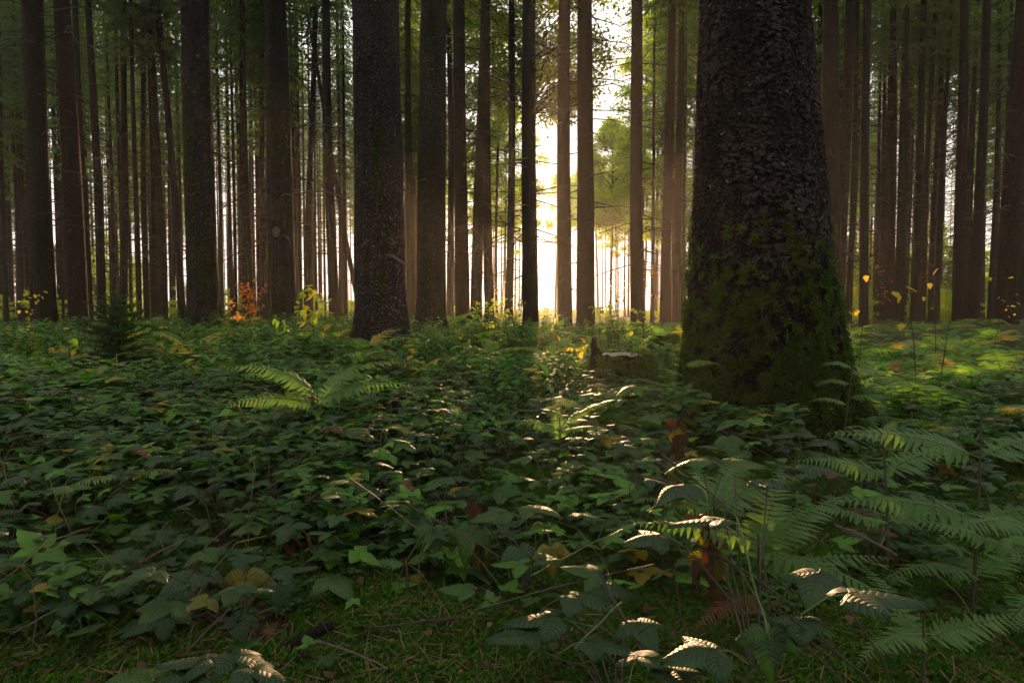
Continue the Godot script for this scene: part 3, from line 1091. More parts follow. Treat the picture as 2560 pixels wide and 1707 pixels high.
	# the stand goes on beside and behind the camera: it shades the floor in view
	var ring: Array = []
	for a in range(-8, 9):
		for b in range(-7, 9):
			var q := Vector2(a * 5.2 + rr(-1.7, 1.7), b * 5.2 + rr(-1.7, 1.7))
			if q.length() < 2.6 or (q.y < -1.0 and absf(q.x) < -q.y * 0.98 + 1.6): continue
			ring.append(q)
	var tx := []
	var cx := []
	var white := []
	for k in ring:
		var q: Vector2 = k
		var at := Vector3(q.x, ground(q.x, q.y), q.y)
		tx.append(Transform3D(rot(0, rr(0, TAU)).scaled(Vector3(1.3, 1, 1.3)), at))
		cx.append(Transform3D(rot(0, rr(0, TAU)).scaled(Vector3(0.95, 1.15, 0.95)), at + Vector3(0, 10.5, 0)))
		white.append(Color.WHITE)
	var around := Node3D.new()
	around.name = "surrounding_wood"
	add_child(around)
	tag(around, "rest of the dense spruce wood around the viewpoint", "wood", "", "stuff")
	many("trunks", G.back_trunk[4], tx, white, around)
	many("crowns", G.crown[1], cx, white, around)
	# beyond the trees one can count the stand closes to one mass
	var far := Node3D.new()
	far.name = "far_wood"
	add_child(far)
	tag(far, "far rows of spruce poles closing the stand on both sides", "wood", "", "stuff")
	tx = []
	cx = []
	white = []
	while tx.size() < 600:
		var d := rr(34.0, 96.0)
		var px := rr(-260.0, 2820.0)
		if px > 1075.0 and px < 1625.0: continue
		var x := slope(px) * d
		var off := x - slope(SUN_PX.x) * d
		if off > -4.5 and off < 4.0: continue
		var fat := rr(0.3, 0.75)
		var tall := rr(0.75, 1.05)
		var at := Vector3(x, ground(x, -d), -d)
		tx.append(Transform3D(rot(0, rr(0, TAU)).scaled(Vector3(fat, tall, fat)), at))
		var low := rr(7.5, 14.0)
		if tx.size() % 10 < 2: cx.append(Transform3D(rot(0, rr(0, TAU)).scaled(Vector3(0.75, (27.5 * tall - low) / 15.0, 0.75)), at + Vector3(0, low, 0)))
		white.append(Color.WHITE)
	many("trunks", G.back_trunk[1], tx, white, far)
	tx = []
	white = []
	while tx.size() < 230:
		var d := rr(36.0, 98.0)
		var px := rr(-260.0, 2820.0)
		var x := slope(px) * d
		var mid := px > 1060.0 and px < 1640.0
		var tall := rr(0.12, 0.22) if mid else rr(0.15, 0.45)
		tx.append(Transform3D(rot(0, rr(0, TAU)).scaled(Vector3(tall * 1.2, tall, tall * 1.2)), Vector3(x, ground(x, -d) - 0.1, -d)))
		white.append(Color.WHITE)
	many("bushes", shrub[0][0], tx, white, far)
	many("crowns", G.crown[3], cx, white, far)

func leafy(called: String, label: String, px: float, d: float, r0: float, cb: float, ch: float, cr: float, clusters: int, leaves: int, leaf: float, m: String, sd: int) -> void:
	var o := thing(called, label, "tree", on_ground(px, d))
	part("trunk", trunk_mesh(r0 * 0.6, cb + ch * 0.8, Vector3(0.0, 0, 0), 12, 0.3, sd, 0.1, M.bark_brown, 0.06, 0.85), o)
	var c := broad_crown(ch, cr, clusters, leaves, leaf, sd, M[m])
	part("crown", c[0], o, null, Transform3D(Basis(), Vector3(0, cb, 0)))
	part("limbs", c[1], o, null, Transform3D(Basis(), Vector3(0, cb, 0)))

# ---------------------------------------------------------------- saplings
func small_leaf(size: float, material: Material) -> Mesh:
	var key := "small_leaf_%s_%.3f" % [material.resource_name, size]
	if not G.has(key):
		var mb := MB.new()
		leaf_shape(mb, Transform3D(), size, size * 0.62, 5, 2, 0.0, 0.3, 0.3)
		G[key] = mb.mesh(material)
	return G[key]

func sapling(label: String, category: String, px: float, d: float, height: float, lean: float, twigs: int, leaves: int, size: float, mats: Array, group := "", spread := 0.22) -> void:
	var foot := on_ground(px, d)
	var o := thing("sapling", label, category, foot, 0.0, group)
	var mb := MB.new()
	var top := Vector3(lean * height, height, rr(-0.1, 0.1) * height)
	var mid := top * 0.5 + Vector3(rr(-0.04, 0.04), 0, rr(-0.04, 0.04)) * height
	mb.tube([Vector3(0, -0.05, 0), mid, top], [0.004 + 0.003 * height, 0.004 + 0.001 * height, 0.0015], 4)
	var tips := [top]
	for k in twigs:
		var t := rr(0.35, 0.95)
		var a := Vector3.ZERO.lerp(mid, t * 2.0) if t < 0.5 else mid.lerp(top, t * 2.0 - 1.0)
		var az := rr(0, TAU)
		var e := a + Vector3(cos(az), rr(0.2, 0.9), sin(az)) * height * spread * rr(0.5, 1.2)
		mb.tube([a, a.lerp(e, 0.5) + Vector3(0, 0.01, 0), e], [0.003, 0.002, 0.001], 3)
		tips.append(e)
		tips.append(a.lerp(e, 0.6))
	part("stem", mb.mesh(M.twig_dark), o)
	for k in leaves:
		var at: Vector3 = tips[k % tips.size()] + Vector3(rr(-1, 1), rr(-0.6, 0.8), rr(-1, 1)) * height * spread * (0.22 if leaves > 30 else 0.04)
		var s := rr(0.7, 1.25)
		part("leaf", small_leaf(size, M[mats[k % mats.size()]]), o, null, Transform3D(rot(rr(-0.2, 0.8), rr(0, TAU), rr(-0.5, 0.5)).scaled(Vector3(s, s, s)), at))

func build_saplings() -> void:
	sapling("beech sapling with rusty orange autumn leaves between mossy trunks", "sapling", 622, 10.5, 0.9, 0.1, 20, 200, 0.055, ["beech_orange", "beech_orange", "fern_brown", "bramble_yellow"])
	sapling("small rusty-leaved sapling half hidden behind the orange beech sapling", "sapling", 590, 11.5, 0.7, -0.1, 10, 55, 0.05, ["beech_orange", "yellow_leaf"])
	sapling("green leafy sapling in front of the dark broad trunk's mound", "sapling", 790, 7.4, 0.75, -0.1, 14, 60, 0.085, ["green_leaf", "green_leaf", "yellow_leaf"])
	sapling("low green sapling beneath the trunk with the branch scar", "sapling", 690, 8.0, 0.42, 0.1, 9, 40, 0.08, ["green_leaf", "bramble_fresh"])
	sapling("sapling with few pinkish leaves on a dark upright stem", "sapling", 1547, 9.5, 0.75, 0.0, 8, 34, 0.04, ["beech_orange", "fern_pale"])
	sapling("hazy orange-leaved sapling at the edge left of the sun", "sapling", 1290, 27.0, 2.0, 0.0, 14, 90, 0.09, ["beech_orange", "yellow_leaf"])
	sapling("hazy orange-leaved sapling between the slender trunks", "sapling", 1245, 24.0, 1.6, 0.0, 14, 80, 0.08, ["beech_orange", "broad_leaf"])
	sapling("hazy russet sapling behind the pair of dark trunks", "sapling", 1635, 30.0, 2.6, 0.0, 14, 90, 0.09, ["beech_orange", "beech_orange"])
	sapling("russet sapling beyond the two close straight trunks", "sapling", 1545, 28.0, 2.2, 0.0, 14, 80, 0.09, ["beech_orange", "yellow_leaf"])
	sapling("sparse sapling with a yellow leaf tuft on a tall bent stem", "sapling", 2300, 5.2, 0.9, -0.16, 3, 4, 0.075, ["yellow_leaf"])
	sapling("bare dark sapling with two forked stems in the fern glade", "sapling", 2345, 4.8, 0.72, 0.1, 6, 0, 0.06, ["yellow_leaf"])
	sapling("thin sapling with a few amber leaves before straight poles", "sapling", 2345, 8.5, 1.2, -0.03, 5, 6, 0.085, ["yellow_leaf", "bramble_brown"])
	sapling("thin sapling with drooping amber leaves beside the slim forward trunk", "sapling", 2150, 7.5, 1.05, 0.04, 5, 5, 0.075, ["yellow_leaf", "bramble_brown"])
	sapling("small rust-leaved sapling behind the slim forward trunk", "sapling", 2185, 20.0, 1.9, 0.0, 10, 50, 0.08, ["beech_orange"])
	sapling("yellow-leaved twiggy sapling at the knotty red-brown trunk", "sapling", 2488, 11.5, 1.2, 0.25, 10, 12, 0.06, ["yellow_leaf"])
	sapling("sapling with two yellow-green leaves before the stout knotty trunk", "sapling", 178, 6.8, 0.55, -0.05, 2, 5, 0.085, ["yellow_leaf", "green_leaf"])
	sapling("low sapling with yellow leaves beside the stout knotty trunk", "sapling", 82, 11.0, 0.8, 0.0, 6, 16, 0.06, ["yellow_leaf"])
	sapling("yellow-leaved seedling glowing beside the big stump", "sapling", 1440, 6.3, 0.34, 0.1, 5, 16, 0.075, ["yellow_leaf", "yellow_leaf", "green_leaf"])
	sapling("yellow-leaved seedling behind the big stump", "sapling", 1475, 7.4, 0.4, -0.1, 5, 14, 0.07, ["yellow_leaf", "bramble_yellow"])
	sapling("slender sunlit seedling with amber leaves in the bright hollow", "sapling", 1385, 8.6, 0.5, 0.1, 5, 18, 0.07, ["yellow_leaf", "green_leaf"])
	for k in 16:
		var sx := rr(1130, 1680)
		sapling("thin leafy stem rising in the sunlit hollow near the " + beside(sx), "sapling", sx, rr(7.5, 14.0), rr(0.4, 0.85), rr(-0.2, 0.2), 6, 22, 0.06, ["green_leaf", "broad_leaf", "green_leaf", "yellow_leaf"], "leafy stems in the sunlit brambles")
	# young spruce
	var foot := on_ground(292, 6.6)
	var o := thing("young_spruce", "bushy dark young spruce standing among the brambles", "spruce", foot)
	var st := MB.new()
	st.tube([Vector3(0, -0.05, 0), Vector3(0.02, 0.4, 0), Vector3(-0.02, 0.86, 0)], [0.016, 0.011, 0.004], 6)
	part("trunk", st.mesh(M.twig_dark), o)
	for b in 5:
		var mb := MB.new()
		var l := 0.34
		var pts := [Vector3.ZERO, Vector3(0, 0.03, l * 0.5), Vector3(0, 0.0 + 0.04 * (b % 3), l)]
		mb.tube(pts, [0.005, 0.004, 0.002], 3, Color(1, 1, 1))
		for s in 12:
			var t := (s + 1.0) / 12.0
			var p: Vector3 = (pts[0] as Vector3).lerp(pts[1], t * 2.0) if t < 0.5 else (pts[1] as Vector3).lerp(pts[2], t * 2.0 - 1.0)
			for side in [-1.0, 1.0]:
				var e := p + Vector3(side * rr(0.05, 0.12) * (1.2 - t), rr(-0.02, 0.03), rr(0.04, 0.08))
				mb.tube([p, e], [0.002, 0.001], 3)
				for q in 34:
					var a := p.lerp(e, rng.randf())
					var dd := Vector3(rr(-1, 1), rr(-0.3, 1), rr(-1, 1)).normalized() * 0.026
					var w := dd.cross(Vector3(0.3, 1, 0.2)).normalized() * 0.0036
					mb.t(mb.p(a - w), mb.p(a + dd), mb.p(a + w))
		G["yb%d" % b] = mb.mesh(M.needles_young)
	for k in 64:
		var t := k / 63.0
		var s := lerpf(1.15, 0.3, t * t) * rr(0.75, 1.1)
		if t < 0.3: s *= 0.7
		part("branch", G["yb%d" % (k % 5)], o, null, Transform3D(rot(rr(-0.5, 0.0), k * 2.4, 0.0).scaled(Vector3(s, s, s)), Vector3(0, 0.14 + 0.70 * t, 0)))

# ---------------------------------------------------------------- stumps
func stump(label: String, px: float, d: float, r: float, height: float, sd: int, tall_side: float) -> Node3D:
	var foot := on_ground(px, d)
	var o := thing("tree_stump", label, "stump", foot)
	var mb := MB.new()
	var n := 48
	var rows := 12
	for j in rows + 1:
		var t := float(j) / rows
		for i in n + 1:
			var w := TAU * (i % n) / n
			var hh := height * (1.0 + tall_side * exp(-pow(wrapf(w - PI * 0.92, -PI, PI), 2) / 0.10)) * (1.0 + 0.10 * bump_noise.get_noise_2d(cos(w) * 9 + sd, sin(w) * 9))
			var y := lerpf(-0.12, hh, t)
			var q := r * (1.0 + 0.55 * exp(-maxf(y, 0) / 0.09) * (0.7 + 0.5 * cos(5 * w + sd))) * (1.0 + 0.10 * bump_noise.get_noise_3d(cos(w) * 8, y * 9, sin(w) * 8 + sd))
			mb.p(Vector3(cos(w) * q, y, sin(w) * q), Vector2(float(i) / n * 4.0, y / 0.42))
	for j in rows:
		for i in n:
			var k := j * (n + 1) + i
			mb.q(k, k + 1, k + n + 1, k + n + 2)
	part("bark", mb.mesh(M.bark_brown), o)
	var cap := MB.new()
	for j in 6:
		for i in n + 1:
			var w := TAU * (i % n) / n
			var q := r * 1.0 * (j / 5.0)
			cap.p(Vector3(cos(w) * q, height * 0.96 + 0.02 * bump_noise.get_noise_2d(cos(w) * q * 40, sin(w) * q * 40), sin(w) * q), Vector2(0.5, 0.5))
	for j in 5:
		for i in n:
			var k := j * (n + 1) + i
			cap.q(k, k + n + 1, k + 1, k + n + 2)
	part("cut_face", cap.mesh(M.cut_wood), o)
	var xs := []
	var cs := []
	while xs.size() < 2800:
		var w := rr(0, TAU)
		var y := rr(-0.02, height * 1.05)
		var mz := patch_noise.get_noise_3d(cos(w) * 1.5 + sd, y * 4.0, sin(w) * 1.5)
		if mz < -0.32 + 0.30 * cos(w - PI * 0.85): continue
		var q := r * (1.0 + 0.5 * exp(-maxf(y, 0) / 0.09)) * 1.03
		if y > height * 0.94:
			if cos(w - 0.3) < 0.2: continue
			q *= sqrt(rr(0.5, 1.0))
		var b := Basis(Quaternion(Vector3.UP, Vector3(cos(w), 0.8, sin(w)).normalized())) * rot(0, rr(0, TAU))
		var s := rr(0.5, 1.1)
		xs.append(Transform3D(b.scaled(Vector3(s, s, s)), Vector3(cos(w) * q, y, sin(w) * q)))
		cs.append(moss_tint())
	many("moss", moss_sprig(), xs, cs, o)
	return o

func build_stumps() -> void:
	stump("old mossy stump with one jagged upright splinter left of its cut", 1556, 5.7, 0.25, 0.28, 4, 0.55)
	stump("low moss-covered stump behind, before the pair of dark trunks", 1662, 10.5, 0.2, 0.28, 9, 0.0)
	# moss cushion on a low boulder
	var foot := on_ground(1180, 9.2)
	var o := thing("moss_cushion", "small rounded moss cushion near the broad smooth brown trunk", "moss", foot)
	var mb := MB.new()
	for j in 9:
		for i in 17:
			var w := TAU * (i % 16) / 16.0
			var a := j / 8.0 * PI * 0.5
			var q := 1.0 + 0.15 * bump_noise.get_noise_3d(cos(w) * 3, a * 3, sin(w) * 3)
			mb.p(Vector3(cos(w) * cos(a) * 0.12 * q, sin(a) * 0.15 * q + 0.08, sin(w) * cos(a) * 0.12 * q))
	for i in 17:
		var w := TAU * (i % 16) / 16.0
		mb.p(Vector3(cos(w) * 0.11, -0.05, sin(w) * 0.11))
	for j in 8:
		for i in 16:
			var k := j * 17 + i
			mb.q(k, k + 1, k + 17, k + 18)
	for i in 16:
		mb.q(153 + i, 154 + i, i, i + 1)
	part("stone", mb.mesh(M.bark_dark), o)
	var xs := []
	var cs := []
	for k in 700:
		var w := rr(0, TAU)
		var a := asin(rng.randf())
		var dir := Vector3(cos(w) * cos(a), sin(a), sin(w) * cos(a))
		var s := rr(0.5, 0.9)
		xs.append(Transform3D((Basis(Quaternion(Vector3.UP, (dir + Vector3(0, 0.02, 0)).normalized())) * rot(0, rr(0, TAU))).scaled(Vector3(s, s, s)), Vector3(dir.x * 0.122, dir.y * 0.152 + 0.08, dir.z * 0.122)))
		cs.append(moss_tint())
	many("moss", moss_sprig(), xs, cs, o)

# ---------------------------------------------------------------- ferns
# a frond whose leaflets are pieces of their own
func near_frond(parent: Node3D, at: Vector3, yaw: float, pitch: float, length: float, shape: Array, material: String, n := 23, breadth := 0.23, stalk := 0.08) -> void:
	var frames := frond_frames(n, shape[0], shape[1], shape[2])
	var mb := MB.new()
	var pts := []
	var rad := []
	for fr in frames:
		pts.append(fr[0])
		rad.append(lerpf(0.006, 0.0015, fr[3]))
	mb.tube(pts, rad, 5)
	var b := Basis(Vector3.RIGHT, rr(0.05, 0.36)) * rot(-pitch, yaw, rr(-0.25, 0.25))
	var o := part("frond", mb.mesh(M.green_stem), parent, null, Transform3D(b.scaled(Vector3(length, length, length)), at))
	for xf in pinna_places(frames, stalk, breadth, int(absf(yaw * 1000)) + n):
		part("pinna", G.pinna, o, M[material], xf)

func bracken(label: String, px: float, d: float, height: float, fronds: Array, material: String, lean := Vector3.ZERO) -> void:
	var foot := on_ground(px, d)
	var o := thing("bracken_fern", label, "fern", foot)
	var mb := MB.new()
	var top := Vector3(0, height, 0) + lean * height
	mb.tube([Vector3(0, -0.05, 0), top * 0.5 + Vector3(0.004, 0, 0), top], [0.0045, 0.0038, 0.0022], 6)
	part("stem", mb.mesh(M.cane), o)
	for f in fronds:
		near_frond(o, top * (f[0] / height), f[1], f[2], f[3], [0.25, f[4], f[5]], material if f.size() < 7 else f[6])

func fern(label: String, at: Vector3, count: int, length: float, mats: Array, group := "", yaw0 := 0.0, sweep := TAU) -> void:
	var o := thing("fern", label, "fern", at, 0.0, group)
	for k in count:
		var s := length * rr(0.75, 1.15)
		part("frond", G.frond[rng.randi() % 5], o, M[mats[rng.randi() % mats.size()]], Transform3D(rot(rr(-0.15, 0.25), yaw0 + sweep * (k + rr(-0.3, 0.3)) / count, rr(-0.2, 0.2)).scaled(Vector3(s, s, s)), Vector3(rr(-0.02, 0.02), -0.02, rr(-0.02, 0.02))))

func build_ferns() -> void:
	var L := -PI / 2
	var R := PI / 2
	bracken("bracken with a tall straight stem and wide level fronds", 2452, 1.62, 0.5, [[0.40, L - 0.25, 0.1, 0.36, 0.35, 0.1], [0.40, R + 0.2, 0.1, 0.34, 0.3, -0.1], [0.25, L - 0.1, 0.12, 0.36, 0.45, -0.1], [0.25, R - 0.1, 0.1, 0.33, 0.3, 0.1], [0.12, L + 0.3, 0.2, 0.3, 0.4, 0.1], [0.1, R + 0.4, 0.2, 0.3, 0.3, 0.0]], "fern_green", Vector3(0.02, 0, 0))
	bracken("bracken with a slender pale-tipped stem beside the huge trunk", 2238, 1.85, 0.45, [[0.40, L - 0.2, 0.2, 0.10, 0.5, 0.3, "fern_pale"], [0.42, R + 0.6, 0.2, 0.10, 0.5, 0.3, "fern_pale"], [0.30, L - 0.1, 0.2, 0.26, 0.4, 0.1], [0.31, R + 0.25, 0.2, 0.28, 0.4, 0.1], [0.16, L - 0.2, 0.2, 0.27, 0.4, 0.2], [0.17, R + 0.2, 0.15, 0.27, 0.4, 0.1]], "fern_green", Vector3(-0.06, 0, 0))
	bracken("sunlit fern spreading from a dark stalk under hanging brown leaves", 1905, 1.5, 0.24, [[0.20, 0.75, 0.15, 0.34, 0.6, 0.2, "fern_green"], [0.22, L + 0.1, 0.2, 0.30, 0.3, -0.2, "fern_green"], [0.20, R + 0.5, 0.2, 0.36, 0.3, 0.1, "fern_green"], [0.16, PI - 0.5, 0.3, 0.34, 0.3, 0.1, "fern_green"], [0.15, R - 0.1, 0.2, 0.3, 0.3, 0.1, "fern_green"], [0.1, L + 0.6, 0.15, 0.22, 0.3, 0.1, "fern_brown"]], "fern_green")
	bracken("low fern spreading flat over the moss before the huge trunk", 1790, 1.95, 0.2, [[0.16, R + 0.2, 0.2, 0.34, 0.2, 0.1], [0.17, R + 0.9, 0.2, 0.32, 0.2, 0.1], [0.15, L + 0.2, 0.25, 0.26, 0.2, -0.1, "fern_green"], [0.14, PI, 0.3, 0.3, 0.2, 0.1]], "fern_green")
	bracken("fern on a leaning pale stem before the huge trunk's right root", 2105, 3.3, 0.5, [[0.30, L - 0.1, 0.25, 0.2, 0.7, 0.2, "fern_pale"], [0.40, L + 0.2, 0.25, 0.22, 0.7, 0.2], [0.48, L, 0.3, 0.18, 0.8, 0.2], [0.44, R + 0.3, 0.2, 0.26, 0.9, 0.2, "fern_pale"], [0.33, R - 0.2, 0.2, 0.28, 0.7, 0.0]], "fern_green", Vector3(0.12, 0, 0))
	bracken("bright fern frond sticking out across the mossy side of the huge trunk", 1700, 3.45, 0.46, [[0.45, R - 0.15, 0.25, 0.20, 0.75, 0.1, "fern_green"], [0.40, L + 0.3, 0.3, 0.2, 0.4, 0.1, "fern_green"], [0.3, PI * 0.8, 0.3, 0.2, 0.4, 0.1, "fern_green"]], "fern_green", Vector3(0.05, 0, 0))
	bracken("arching bright fern over the brambles on the left", 790, 3.2, 0.30, [[0.28, L + 0.15, 0.55, 0.46, 0.75, 0.1], [0.26, L - 0.2, 0.35, 0.44, 0.6, 0.0], [0.22, L + 0.4, 0.3, 0.42, 0.6, 0.1], [0.3, R + 0.2, 0.4, 0.46, 0.7, 0.15], [0.24, R - 0.1, 0.3, 0.48, 0.5, 0.1], [0.2, R + 0.5, 0.3, 0.44, 0.4, 0.1], [0.2, PI - 0.4, 0.4, 0.4, 0.5, 0.1]], "fern_green")
	bracken("small pale fern drooping over the moss", 290, 2.25, 0.2, [[0.19, L + 0.9, 0.2, 0.24, 1.0, 0.1, "fern_pale"], [0.18, R + 0.1, 0.2, 0.2, 0.5, 0.1, "fern_pale"], [0.12, PI + 0.5, 0.3, 0.2, 0.5, 0.1, "fern_yellow"]], "fern_pale")
	bracken("yellowish fern in the middle of the brambles", 1470, 3.5, 0.26, [[0.24, L + 0.2, 0.3, 0.24, 0.8, 0.1], [0.22, L - 0.4, 0.3, 0.24, 0.5, 0.1], [0.24, R, 0.3, 0.22, 0.5, 0.1, "fern_green"], [0.2, 0.2, 0.3, 0.2, 0.6, 0.1, "fern_yellow"]], "fern_pale")
	bracken("small dark green fern in the middle brambles", 1400, 2.7, 0.26, [[0.22, R + 0.3, 0.4, 0.26, 0.4, 0.1], [0.2, L, 0.3, 0.26, 0.5, 0.1], [0.16, PI, 0.3, 0.24, 0.4, 0.1], [0.2, R - 0.6, 0.3, 0.24, 0.4, 0.1]], "fern_green")
	bracken("young fern pressed into the moss near the broken twigs", 1010, 1.75, 0.1, [[0.08, R + 0.5, 0.2, 0.13, 0.3, 0.1], [0.08, L + 0.2, 0.2, 0.12, 0.4, 0.1]], "fern_green")
	bracken("shadowed fern low behind the dark pointed leaf", 2330, 1.25, 0.16, [[0.12, R, 0.2, 0.24, 0.3, 0.1], [0.13, L + 0.5, 0.2, 0.22, 0.4, 0.1], [0.1, PI, 0.3, 0.24, 0.3, 0.1]], "fern_green")
	bracken("dark fern at the right of the tall bracken stem", 2600, 1.5, 0.3, [[0.26, L + 0.3, 0.2, 0.3, 0.4, 0.1], [0.18, L - 0.4, 0.2, 0.3, 0.4, 0.1], [0.1, L + 0.8, 0.2, 0.24, 0.4, 0.1]], "fern_green")
	# the fern glade on the right
	var n := 0
	while n < 88:
		var d := rr(3.4, 15.0)
		var px := rr(2010, 2640)
		var at := on_ground(px, d)
		if patch_noise.get_noise_2d(at.x * 1.3, at.z * 1.3) < -0.22: continue
		n += 1
		fern(("tall leafy fern near the " if d < 7.0 else "small far fern in line with the ") + beside(px), at, rng.randi_range(6, 9), rr(0.42, 0.72), ["fern_green", "fern_green", "fern_green", "fern_green", "fern_yellow"], "ferns of the glade beyond the huge trunk")
	fern("withered russet fern collapsed among green ferns", on_ground(2330, 5.2), 9, 0.42, ["fern_brown", "fern_brown", "fern_yellow"])
	fern("withered russet fern with one yellow frond below it", on_ground(2360, 4.4), 6, 0.3, ["fern_brown", "fern_yellow"])
	# ferns in the hazy hollow and along the left edge
	for k in 42:
		var d := rr(8.5, 17.0)
		var px := rr(1090, 1720)
		fern("sunlit fern in the hollow near the " + beside(px), on_ground(px, d), rng.randi_range(5, 7), rr(0.6, 1.05), ["fern_green", "fern_green", "fern_green", "fern_green", "fern_yellow"], "ferns of the sunlit hollow")
	for k in 40:
		var d := rr(8.0, 15.0)
		var px := rr(-60, 880)
		fern("fern growing near the foot of the " + beside(px), on_ground(px, d), rng.randi_range(4, 7), rr(0.5, 0.85), ["fern_green", "fern_green", "fern_yellow"], "ferns at the feet of the mossy trunks")
	for k in 26:
		var d := rr(3.6, 8.5)
		var px := rr(-40, 1420)
		fern("small fern growing up through the brambles towards the " + beside(px), on_ground(px, d), rng.randi_range(3, 6), rr(0.4, 0.7), ["fern_green", "fern_green", "fern_green", "fern_yellow"], "small ferns in the thicket")
	fern("rusty dead fern between the stout knotty and reddish trunks", on_ground(165, 8.6), 5, 0.5, ["fern_yellow", "fern_brown"])
	# hanging dead leaves on a brown stalk
	for e in [["withered amber bramble leaves hanging under the pale sunlit leaves", 1782, 1.5, 0.30, 12], ["withered amber leaves hanging beside the huge trunk's left root", 1690, 2.6, 0.30, 14], ["withered leaves drooping in the middle brambles", 1200, 1.9, 0.26, 9]]:
		var foot := on_ground(e[1], e[2])
		var o := thing("dead_stalk", e[0], "plant", foot)
		var mb := MB.new()
		mb.tube([Vector3(0, -0.03, 0), Vector3(0.01, e[3] * 0.6, 0), Vector3(-0.01, e[3], 0)], [0.003, 0.0025, 0.0015], 5)
		part("stem", mb.mesh(M.cane), o)
		for k in e[4]:
			var s := rr(0.5, 0.9)
			part("leaf", G.leaflet[k % 4], o, M[["bramble_brown", "bramble_brown", "bramble_yellow"][k % 3]], Transform3D(rot(rr(1.0, 1.7), rr(0, TAU), rr(-0.6, 0.6)).scaled(Vector3(s, s, s)), Vector3(rr(-0.03, 0.03), rr(0.35, 1.0) * float(e[3]), rr(-0.03, 0.03))))

# ---------------------------------------------------------------- brambles
# leaves: [px, py, depth, yaw of the end leaflet, size factor, pitch, material]
func near_bramble(label: String, root_px: float, root_d: float, leaves: Array) -> void:
	var foot := on_ground(root_px, root_d)
	var o := thing("bramble", label, "bramble", foot)
	var mb := MB.new()
	var k := 0
	for l in leaves:
		var at := in_air(l[0], l[1], l[2]) - foot
		at.y = maxf(at.y, ground(foot.x + at.x, foot.z + at.z) - foot.y + 0.03)
		var b := rot(l[5] if l[5] > 0.6 else float(l[5]) * 0.3, l[3], rr(-0.15, 0.15))
		var back := at + b * (Vector3(0, -0.04, -0.07) * float(l[4]))
		var mid := back * 0.5 + Vector3(rr(-0.02, 0.02), 0.02, rr(-0.02, 0.02))
		mb.tube([Vector3(0, -0.03, 0), mid, back], [0.0026, 0.0021, 0.0015], 5)
		var s: float = l[4] * 0.84
		var leaf := part("leaf", G.petiole, o, null, Transform3D(b.scaled(Vector3(s, s, s)), at))
		var m: Material = M[l[6]]
		part("leaflet", G.leaflet[k % 4], leaf, m, Transform3D(rot(rr(-0.1, 0.1), 0, rr(-0.1, 0.1)), Vector3(0, 0, 0.012)))
		for sd in [-1.0, 1.0]:
			part("leaflet", G.leaflet[(k + 1 + int(sd)) % 4], leaf, m, Transform3D(rot(rr(-0.08, 0.14), sd * rr(1.15, 1.45), rr(-0.15, 0.15)).scaled(Vector3(0.85, 0.85, 0.85)), Vector3.ZERO))
		k += 1
	part("cane", mb.mesh(M.cane), o)

